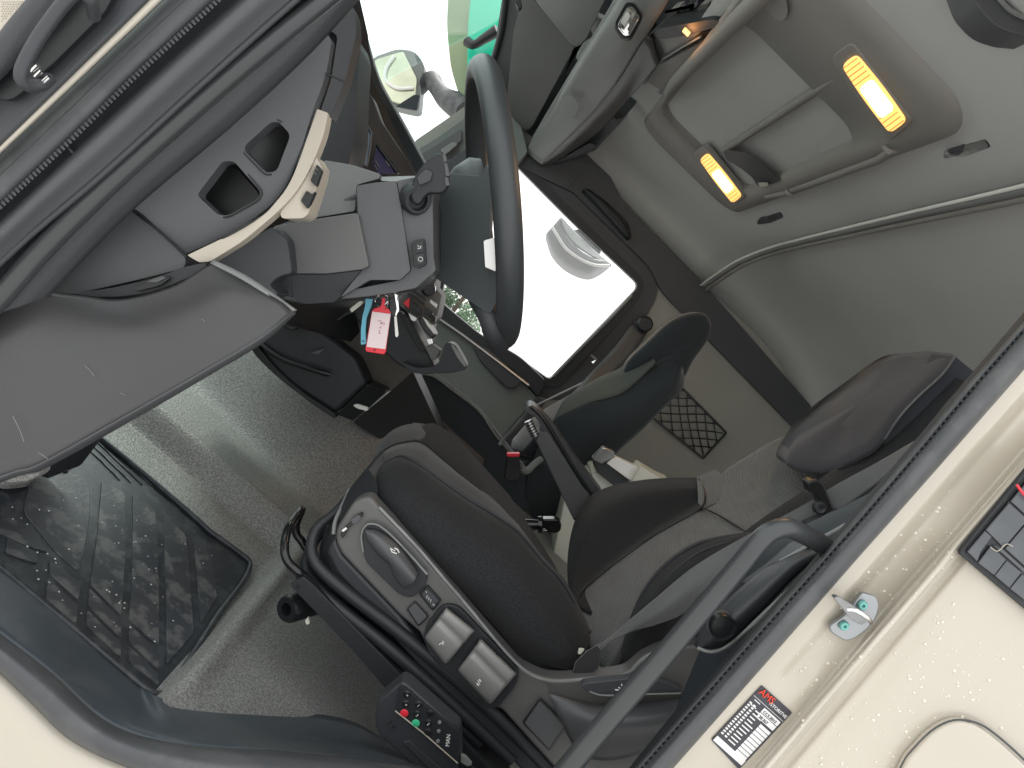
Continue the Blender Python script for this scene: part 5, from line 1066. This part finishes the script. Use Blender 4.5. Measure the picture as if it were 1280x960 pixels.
slab('rocker_block', rp([(425,669,.254,2),(430,660,.254,2),(451,641,.254,2),(454,645,.254,2),(436,660,.254,2),(428,674,.254,2)]), M['black'], .01, ds, bevel=.0015)
slab('rocker', rp([(438,650,.252,1),(448,643,.252,1),(452,648,.252,1),(442,656,.252,1)]), M['mid'], .008, ds, bevel=.0015)
slab('rocker_mark', [(427,663,.2515),(432,659,.2515),(434,661,.2515),(429,665,.2515)], M['white'], .001, ds, bevel=0)
slab('lever_recess', rp([(452,666,.2535,10),(459,655,.2535,6),(476,658,.2535,10),(534,719,.2535,3),(533,730,.2535,5),(516,748,.2535,8),(500,744,.2535,10),(456,702,.2535,10)]), M['dark2'], .01, ds, bevel=.001)
loft('lever', [[(457,661,.250),(472,663,.250),(496,680,.248),(523,716,.248)],[(457,664,.244),(470,670,.238),(492,690,.236),(520,724,.236)],[(457,670,.244),(470,684,.238),(490,704,.236),(514,731,.238)],[(458,676,.252),(474,696,.252),(486,706,.252),(494,724,.252),(506,736,.250)]], M['mid'], 24, 14, .006, ds)
tube('recess_rim', [(454,690,.2525),(452,668,.2525),(459,655.5,.2525),(474,657,.2525),(500,680,.2525),(534,718,.2525)], .0016, M['lgrey'], ds, res=30, n=6)
def icon(pts, y, r=.0007, par=None): tube('icon', [(p[0], p[1], y) for p in pts], r, M['white'], par or ds, n=5)
icon([(488,685),(490,690),(496,692)], .234, .0008); icon([(493,685),(497,687),(499,691)], .234, .0008); icon([(489,686),(494,689)], .234, .0006)
slab('switch_bezel', rp([(523.5,743,.255,2),(534,732,.255,2),(551.5,751,.255,2),(541,764.5,.255,2)]), M['black'], .006, ds, bevel=.001)
sbx = slab('switch', rp([(527,743.5,.2525,1.5),(534,735.5,.2525,1.5),(548.5,751,.2525,1.5),(540.5,761,.2525,1.5)]), M['dark'], .005, ds, bevel=.001)
for k in range(3): icon([(534+2.4*k,744+2.6*k),(531.5+2.4*k+2,750+2.2*k-2)], .2520, .0004, sbx)
icon([(532,739),(533.5,741)], .252, .0004, sbx); icon([(541,755),(543,757)], .252, .0004, sbx)
slab('blank_cover', rp([(508,762,.2545,2),(518.5,752,.2545,2),(536,771,.2545,2),(523,784,.2545,2)]), M['black'], .003, ds, bevel=.0005)
slab('blank_face', rp([(510,762,.2535,2),(518.5,754,.2535,2),(534,771,.2535,2),(523,781.5,.2535,2)]), M['mid'], .003, ds, bevel=.0008)
slab('paddle_recess', rp([(528,798,.2535,6),(534,780,.2535,6),(553,756,.2535,8),(572,757,.2535,10),(650,838,.2535,10),(646,856,.2535,8),(622,886,.2535,8),(606,884,.2535,8),(566,846,.2535,6),(548,832,.2535,6)]), M['dark2'], .008, ds, bevel=.001)
def paddle(L0, y0, nm):
    P = L0   # corners: left, top-left, top-right, right, bottom-right, bottom-left (pixel)
    rows = []
    for t, dy in ((0,.012),(.06,.002),(.25,-.006),(.5,-.010),(.62,-.006),(.75,-.012),(.94,-.010),(1,.006)):
        a = [P[0][0]*(1-t)+P[1][0]*t, P[0][1]*(1-t)+P[1][1]*t]; b = [P[3][0]*(1-t)+P[2][0]*t, P[3][1]*(1-t)+P[2][1]*t]
        rows.append([(a[0]*(1-s)+b[0]*s, a[1]*(1-s)+b[1]*s, y0 + dy + e) for s, e in ((0,.010),(.06,.002),(.2,0),(.5,-.001),(.8,0),(.94,.002),(1,.010))])
    return loft('paddle', rows, M['lgrey2'], 24, 30, .004, ds)
M['lgrey2'] = mk('paddle grey', (.24, .235, .225), .36, .1, 900, kind='voronoi')
paddle([(530,797),(558,759),(594,788),(557,832)], .243, 'a')
paddle([(571,838),(601,798),(646,842),(612,882)], .243, 'b')
icon([(549,806),(552,803),(554,806)], .229, .0006); icon([(553,801),(555,804)], .229, .0006)
icon([(599,849),(601,852)], .229, .0009); icon([(596,854),(598,857)], .229, .0009); icon([(597,850),(600,856)], .229, .0005)
tube('paddle_slot', [(618,822,.238),(622,817,.238)], .0012, M['black'], ds, n=6)
slab('cover_gap', rp([(653,904,.2555,2),(675,873,.2555,2),(708,907,.2555,2),(686,939,.2555,2)]), M['black'], .003, ds, bevel=.0003)
slab('square_cover', rp([(655.5,904,.2548,2),(675,876.5,.2548,2),(705.5,907,.2548,2),(686,936,.2548,2)]), M['mid'], .003, ds, bevel=.0012)
# recline lever and bulges at the rear
loft('rear_bulge', [[(684,866,.252),(740,880,.250),(800,878,.25),(860,872,.255),(905,870,.262)],[(700,900,.245),(745,905,.230),(800,905,.225),(850,900,.235),(890,895,.262)],[(720,940,.256),(745,950,.250),(780,948,.25),(830,930,.256),(880,910,.262)]], M['mid'], 24, 12, .004, ds)
slab('recline_lever', rp([(725,858,.222,4),(731,854,.222,4),(788,848,.222,6),(825,850,.222,6),(855,862,.222,4),(852,868,.222,4),(800,869,.222,4),(752,870,.222,8),(735,866,.222,8)]), M['dark'], .014, ds, bevel=.003, seg=3)
tube('lever_edge', [(737,864.5,.221),(752,869,.221),(800,868,.221),(851,866.5,.221)], .0012, M['lgrey'], ds, res=20, n=6)
icon([(769,862),(775,863),(778,858),(777,855)], .2212, .0009); icon([(773,859),(776,861)], .2212, .0007)
# bellows and base
for i, pts in enumerate(([(452,600,.35),(420,640,.32),(396,660,.30),(389,684,.285),(395,704,.275),(425,733,.270),(500,791,.268),(569,848,.268),(631,905,.268),(690,965,.27)],
             [(405,660,.36),(385,692,.31),(382,712,.29),(390,728,.280),(425,760,.275),(475,800,.272),(550,866,.272),(640,950,.275)],
             [(385,690,.36),(376,715,.31),(380,735,.29),(400,757,.282),(450,800,.278),(530,868,.276),(600,930,.278)])):
    tube('bellows_fold', pts, [.006,.009,.0095,.0095], M['black'] if i == 2 else M['dark2'], ds, res=50, n=14)
slab('seat_core', [(460,585,.36),(415,640,.33),(392,690,.30),(400,730,.295),(640,960,.29),(760,960,.29),(720,840,.29),(500,660,.31)], M['dark2'], .3, ds, bevel=.02, seg=3)
slab('front_cover', rp([(459,584,.32,6),(470,600,.31,6),(472,625,.29,8),(455,630,.28,6),(436,640,.28,6),(425,655,.28,6),(424,640,.30,6),(436,612,.34,6)]), M['dark2'], .12, ds, bevel=.012, seg=4)
tube('front_edge', [(437,612,.335),(428,632,.31),(419,652,.285),(417,668,.275)], .003, M['lgrey'], ds, res=16, n=8)
slab('base_rail', rp([(362,732,.262,3),(378,720,.262,3),(392,732,.262,3),(470,812,.262,4),(560,905,.262,4),(640,990,.262,3),(600,1000,.262,3),(520,905,.262,4),(440,812,.262,4)]), M['dark2'], .05, ds, bevel=.004, seg=3)
slab('rail_slot', rp([(368,733,.2605,1),(371,729,.2605,1),(375,733,.2605,1),(372,737,.2605,1)]), M['black'], .004, ds, bevel=.0005)
lathe('slide_foot', V(374, 757, .30), VZ(374,757,-.6)*0 + Vector((-.25,-.5,-.1)), [(.020,-.04),(.020,.02),(.017,.026),(.009,.026),(.008,.0)], M['black'], ds)
slab('foot_bolt', rp([(381,776,.27,1),(385,772,.27,1),(387,780,.27,1),(383,781,.27,1)]), M['ivory'], .006, ds, bevel=.001)
tube('adjuster_bar', [(388,694,.36),(377,676,.36),(371,668,.36),(370,655,.36),(377,637,.36),(370,645,.34),(362,657,.31),(357,672,.29),(356,690,.275),(360,702,.27),(372,714,.265),(380,720,.27)], .0062, M['gloss'], ds, res=60, n=12)
# belt
bl = thing('driver_seat_belt', V(900, 720, .25), 'wide twisted grey belt running from the rear pillar across the driver backrest', 'seat belt')
loft('webbing', [
   [(745,806,.300),(757,800,.295),(772,787,.285),(800,764,.270),(819,748,.262),(869,707,.255),(937,667,.250),(1003,632,.245),(1045,606,.240),(1100,576,.235),(1160,541,.225),(1200,520,.20)],
   [(748,812,.290),(760,800,.282),(778,789,.270),(806,775,.250),(832,758,.240),(880,722,.240),(944,682,.24),(1010,642,.238),(1048,618,.234),(1094,590,.228),(1150,552,.215),(1195,530,.19)],
   [(750,815,.284),(764,801,.272),(788,790,.262),(820,781,.250),(856,766,.245),(880,740,.235),(950,698,.235),(1012,655,.234),(1042,642,.228),(1084,612,.222),(1130,576,.205),(1180,548,.18)]], M['belt'], 70, 12, .002, bl)
for k, (t, m_) in enumerate(((.22,'fabric2'),(.78,'fabric2'))):
    pass
loft('lower_webbing', [[(745,806,.296),(735,814,.290),(722,828,.286),(714,842,.284)],[(756,806,.288),(751,812,.284),(748,824,.280),(744,838,.278)]], M['belt'], 16, 6, .0025, bl)
slab('velcro_patch', rp([(716,842,.2765,3),(719,829,.2765,3),(733,815,.2765,3),(747,807,.2765,3),(752,814,.2765,3),(748,836,.2765,3),(740,842,.2765,3)]), mk('fuzzy black strap', (.02,.02,.022), .9, 1.0, 300, sheen=.8), .004, bl, bevel=.001)
slab('metal_tab', rp([(724,811,.285,1.5),(731,812,.285,1.5),(726,818,.285,1.5),(722,818,.285,1.5)]), M['ivory'], .004, bl, bevel=.001)
slab('belt_guide', rp([(1009,603,.222,3),(1021,599,.222,5),(1030,605,.222,8),(1044,639,.222,3),(1031,644,.222,3),(1020,617,.222,6),(1012,616,.222,2)]), M['black'], .02, bl, bevel=.004, seg=4)
lathe('guide_screw', V(1023, 633, .226), (0,-1,0), [(.0085,0),(.0085,.006),(.0065,.008),(.004,.006),(.0001,.006)], M['dark2'], bl, n=20)
slab('guide_bracket', rp([(1008,655,.222,2),(1030,645,.222,3),(1046,637,.222,2),(1060,640,.222,3),(1064,647,.222,2),(1034,662,.222,2),(1010,668,.222,3)]), M['dark2'], .03, bl, bevel=.003)
for c in ((1028,650),(1036,652)): lathe('bracket_hole', V(c[0], c[1], .2215), (0,-1,0), [(.0045,0),(.0045,.001),(.0001,.001)], M['black'], bl, n=14)
for k in range(3): tube('bracket_rib', [(1060+3*k,642+2.2*k,.218),(1086+2*k,627+2.2*k,.214)], .0016, M['lgrey'], bl, n=6)
# rear pillar interior lining + grab handle
rpx = thing('pillar_lining', V(940, 790, .09), 'dark blue grey pillar lining with a round knob behind the diagonal grab handle', 'lining')
slab('lining', [(765,1010,.15),(850,905,.15),(880,830,.15),(905,745,.16),(950,700,.17),(1010,668,.18),(1100,625,.17),(1140,585,.15),(1200,508,.12),(1262,438,.10),(1335,352,.10),(1345,390,.05),(1150,620,.05),(985,800,.05),(850,960,.05),(800,1010,.05)], M['lining'], .03, rpx, bevel=.004)
slab('reveal', [(1345,325,.012),(1219,472,.012),(1060,660,.012),(795,960,.012),(720,1045,.012),(740,1060,.10),(825,962,.10),(1070,680,.10),(1230,490,.10),(1360,350,.10)], M['rub'], .01, rpx, bevel=0)
loft('pocket', [[(868,806,.115),(880,780,.10),(925,735,.10),(985,690,.11),(1035,672,.11)],[(872,812,.10),(895,795,.075),(940,752,.07),(995,702,.075),(1045,682,.09)],[(880,812,.115),(905,808,.10),(955,762,.08),(1005,712,.08),(1050,688,.095)]], M['dark'], 24, 10, .006, rpx)
tube('pocket_highlight', [(872,810,.095),(890,815,.085),(912,806,.075),(960,762,.065),(1012,712,.065)], .0022, M['lgrey'], rpx, res=30, n=6)  # highlight curve of the pocket, drawn in pale grey
tube('panel_edge', [(975,702,.10),(1010,682,.095),(1060,654,.09),(1075,645,.08)], .0022, M['lgrey'], rpx, res=20, n=6)
loft('panel_facet', [[(925,728,.12),(960,702,.11),(990,676,.11),(1005,668,.12)],[(940,730,.105),(975,702,.10),(1010,682,.095),(1024,674,.10)]], M['mid'], 14, 6, .005, rpx)
lathe('round_knob', V(901, 781, .075), (-.1,-1,.1), [(.0145,0),(.0145,.006),(.0125,.010),(.0115,.0075),(.0001,.009)], M['black'], rpx, n=30)
lathe('knob_ring', V(901, 781, .078), (-.1,-1,.1), [(.017,0),(.017,.004),(.015,.006)], M['dark'], rpx, n=30)
gh3 = thing('rear_grab_handle', V(870, 790, .0), 'thick grey tubular grab handle running diagonally in front of the rear pillar belt', 'grab handle')
tube('bar', [(640,1050,.02),(690,985,.012),(740,924,.005),(836,812,.0),(900,736,.0),(930,700,.0),(948,678,.0),(963,665,.002),(983,660,.006),(1005,668,.014),(1030,682,.03),(1060,700,.055)], [.0118,.0118,.0110,.0105,.0100,.0100], M['bar'], gh3, res=90, n=20)
# remote control hanging on the base
rm = thing('remote_control', V(530, 900, .2), 'black handheld remote control with red and green round buttons at the foot of the seat', 'remote control')
slab('case', rp([(469,893,.175,3),(472,878,.175,6),(501,853,.172,4),(508,855,.172,6),(575,914,.172,5),(577,950,.174,4),(573,960,.175,4),(560,985,.178,6),(520,960,.178,8),(478,922,.178,6),(470,912,.178,5)]), M['dark'], .03, rm, bevel=.003, seg=3)
fc = slab('face', rp([(496,887,.168,2),(500,855.5,.168,2),(575,916,.168,2),(574,953,.168,2)]), M['dark2'], .01, rm, bevel=.0008)
tube('bright_edge', [(494,888.5,.1665),(530,917,.1665),(572,954,.1665)], .0009, M['cream'], rm, n=6)
tube('grip_line', [(485,905,.1735),(490,901,.1735)], .0006, M['black'], rm, n=4); tube('grip_line', [(489,912,.1735),(494,907,.1735)], .0006, M['black'], rm, n=4)
slab('clip', rp([(503,928,.174,2),(512,926,.174,2),(560,968,.174,2),(550,975,.174,2)]), M['dark'], .006, rm, bevel=.001)
u1 = (Vector((575,916)) - Vector((500,856))); v1 = (Vector((496,887)) - Vector((500,856)))
def rbtn(cx, cy, r, m, mark=None, ring=True):
    p = V(cx, cy, .1675)
    if ring: lathe('button_ring', p, (0,-1,0), [(r*1.18,0),(r*1.18,.0006),(r*1.02,.0008)], M['dark2'], rm, n=20)
    b = lathe('button', p, (0,-1,0), [(r,0),(r,.0012),(r*.8,.0018),(.0001,.0018)], m, rm, n=20)
    if mark: text('mark', mark, V(cx-2.2, cy+2.6, .1655), V(cx+5,cy+4.4,.1655)-V(cx,cy,.1655), V(cx,cy,.1655)-V(cx-2,cy+6,.1655), .0052, M['white'], b, ext=.0001)
for cx, cy, mk_ in ((509,867,'='),(507.5,879,'='),(523,880,'1'),(521.5,892,'3'),(535.5,903,'2')): rbtn(cx, cy, .0042, M['black'], mk_)
rbtn(538,891,.0042, M['black']); rbtn(535,915,.0046, M['black'])
rbtn(505.5,891,.0052,M['red']); rbtn(519.8,903.5,.0052,M['green'])
for cx, cy in ((549.5,902.5),(548.5,913.5),(547.5,926)): rbtn(cx, cy, .0024, M['lgrey'], None, False)
ta = V(561.5, 932, .167); text('lettering', 'MAN', V(561.5,933.5,.1672), V(563,921,.167)-V(561.5,933.5,.167), V(561,930,.167)-V(567,931,.167), .0075, M['white'], rm, ext=.0002)
for k in range(5):
    tube('cable_coil', [V(578+4.2*k + 3*math.cos(a*.785), 950+4.0*k + 3*math.sin(a*.785) , .175) for a in range(8)], .0011, M['rub'], rm, world=True, n=6, closed=True)
slab('cable_plug', rp([(576,944,.172,1),(582,947,.172,1),(590,956,.172,1),(585,958,.172,1),(576,953,.172,1)]), M['lgrey'], .006, rm, bevel=.001)
# ================================================================== FLOOR MAT
fm_ = thing('floor_mat', VZ(180, 720, -.67), 'black ribbed rubber floor mat, dusty and wet, in the driver footwell', 'floor mat')
zm = -.668
def zslab(nm, pts, m, z0, z1, bv=.002, par=None, r=0, **kw):
    P = rp([(p[0], p[1], 0, (p[2] if len(p) > 2 else r)) for p in pts]) if (r or any(len(p) > 2 for p in pts)) else pts
    k = len(P); up = [VZ(p[0], p[1], z1) for p in P]; dn = [Vector((v.x, v.y, z0)) for v in up]
    a = sum(up[i-1].x*up[i].y - up[i].x*up[i-1].y for i in range(k))
    if a < 0: up.reverse(); dn.reverse()
    return obj(nm, up + dn, [list(range(k)), [i + k for i in range(k)][::-1]] + [[i, i + k, (i+1) % k + k, (i+1) % k] for i in range(k)], M[m] if isinstance(m, str) else m, par or fm_, bevel=bv, seg=2, **kw)
zslab('base', [(-80,640),(-20,560),(60,500),(124,545),(250,655),(314,706),(212,862),(193,870),(0,712)], 'mat', -.674, zm, .002)
def ztube(nm, pts, r, m, z, par=None, **kw): return tube(nm, [VZ(p[0], p[1], z) for p in pts], r, M[m], par or fm_, world=True, **kw)
ztube('rim', [(118,541),(180,592),(245,648),(262,664),(290,684),(313,705),(270,772),(228,838),(212,862),(197,868),(186,864),(100,792),(0,708),(-60,655)], .0045, 'mat', -.663, res=110, n=10)
for k in range(4): ztube('groove_rib', [(95+7*k+2,548-3*k),(125+7*k,575-3*k),(150+14*k,600+3*k)], .0014, 'mat', -.667, res=14, n=6)
xs = [[(56,692),(50,750)],[(123,592),(119,656),(109,719),(101,800)],[(161,607),(162,687),(157,765),(156,860)],[(199,632),(203,687),(204,797),(203,880)],[(236,655),(241,703),(247,790),(250,860)],[(268,690),(276,740),(279,800)]]
def xat(k, y):
    P = xs[k]
    for i in range(len(P)-1):
        if y <= P[i+1][1] or i == len(P)-2:
            t = (y - P[i][1]) / (P[i+1][1] - P[i][1]); return P[i][0] + (P[i+1][0]-P[i][0])*t
def band_pad(k, ta0, tb0, ta1, tb1, zz=.0022):
    """pad in column k between photo rows at its left (ta0..tb0) and right (ta1..tb1) edges"""
    g = 5
    L0 = (xat(k, ta0)+g, ta0); L1 = (xat(k, tb0)+g, tb0); Lm = (xat(k, (ta0+tb0)/2)+g, (ta0+tb0)/2)
    R0 = (xat(k+1, ta1)-g, ta1); R1 = (xat(k+1, tb1)-g, tb1); Rm = (xat(k+1, (ta1+tb1)/2)-g, (ta1+tb1)/2)
    zslab('mat_pad', [(*L0,2),(*R0,4),Rm,(*R1,2),(*L1,2),Lm], 'pad', zm-.001, zm+zz, .0008)
def bot(x): return 708 + .85*x - 14
for k in (1, 2, 3, 4):
    xl, xr = (xs[k][0][0], xs[k+1][0][0])
    yl = [0, 602, 618, 646, 676][k]; yr = [0, 616, 640, 668, 696][k]
    xl2 = {1:104, 2:157, 3:204, 4:249}[k]; xr2 = {1:157, 2:204, 3:248, 4:278}[k]
    if k < 3:
        bl0, br0 = bot(xl2), bot(xr2)
        band_pad(k, yl, bl0-54, yr, br0-60)
        band_pad(k, bl0-47, bl0-27, br0-53, br0-31)
        band_pad(k, bl0-20, bl0-2, br0-24, br0-6) if k == 1 else band_pad(k, bl0-20, bl0-2, br0-26, br0-12)
    elif k == 3: band_pad(k, yl, 829, yr, 792)
    else: band_pad(k, yl, 780, yr, 745)
zslab('mat_pad', [(62,700),(96,725),(104,726),(98,748),(62,716)], 'pad', zm-.001, zm+.0022, .0008)
zslab('mat_pad', [(60,724),(98,756),(96,780),(58,748)], 'pad', zm-.001, zm+.0022, .0008)
zslab('mat_pad', [(6,700,3),(48,732,3),(46,742,2),(38,734,2),(4,708,2)], 'pad', zm-.001, zm+.0022, .0008)
zslab('mat_pad', [(10,672,3),(46,690,4),(48,704,3),(8,690,3)], 'pad', zm-.001, zm+.0022, .0008)
zslab('mat_pad', [(0,640,3),(40,660,6),(60,690,3),(30,680,4),(-10,660,3)], 'pad', zm-.001, zm+.0018, .0008)
zslab('mat_pad', [(36,600,8),(90,590,8),(112,600,8),(112,650,8),(100,715,8),(70,690,8),(30,640,8)], 'pad', zm-.001, zm+.0012, .0008)
zslab('mat_tab', [(69,566,3),(84,558,3),(90,566,5),(88,588,5),(82,590,4)], 'mat', zm-.001, zm+.004, .001)
# pedal foot
zslab('mount_foot', [(-10,596,3),(40,596,6),(50,580,6),(52,590,6),(40,603,8),(10,606,6),(-10,600,3)], 'floor', -.664, -.655, .003)
# wet specks
rg = random.Random(11); vs, fs = [], []
for i in range(160):
    px, py = rg.uniform(10, 290), rg.uniform(600, 850)
    if py > bot(px) - 4 or py < 560 + .5*px or (py - 700) * .8 + (px - 300) > -18: continue
    drop(VZ(px, py, zm + .002), rg.uniform(.0007, .0016), Vector((0, 0, 1)))
obj('wet_specks', vs, fs, mk('water speck', (.5,.5,.5), .05, 0, coat=1), fm_, kind='stuff')
for o in bpy.data.objects:
    if o.type == 'MESH' and o.get('kind') == 'structure' and 'category' in o: del o['category']
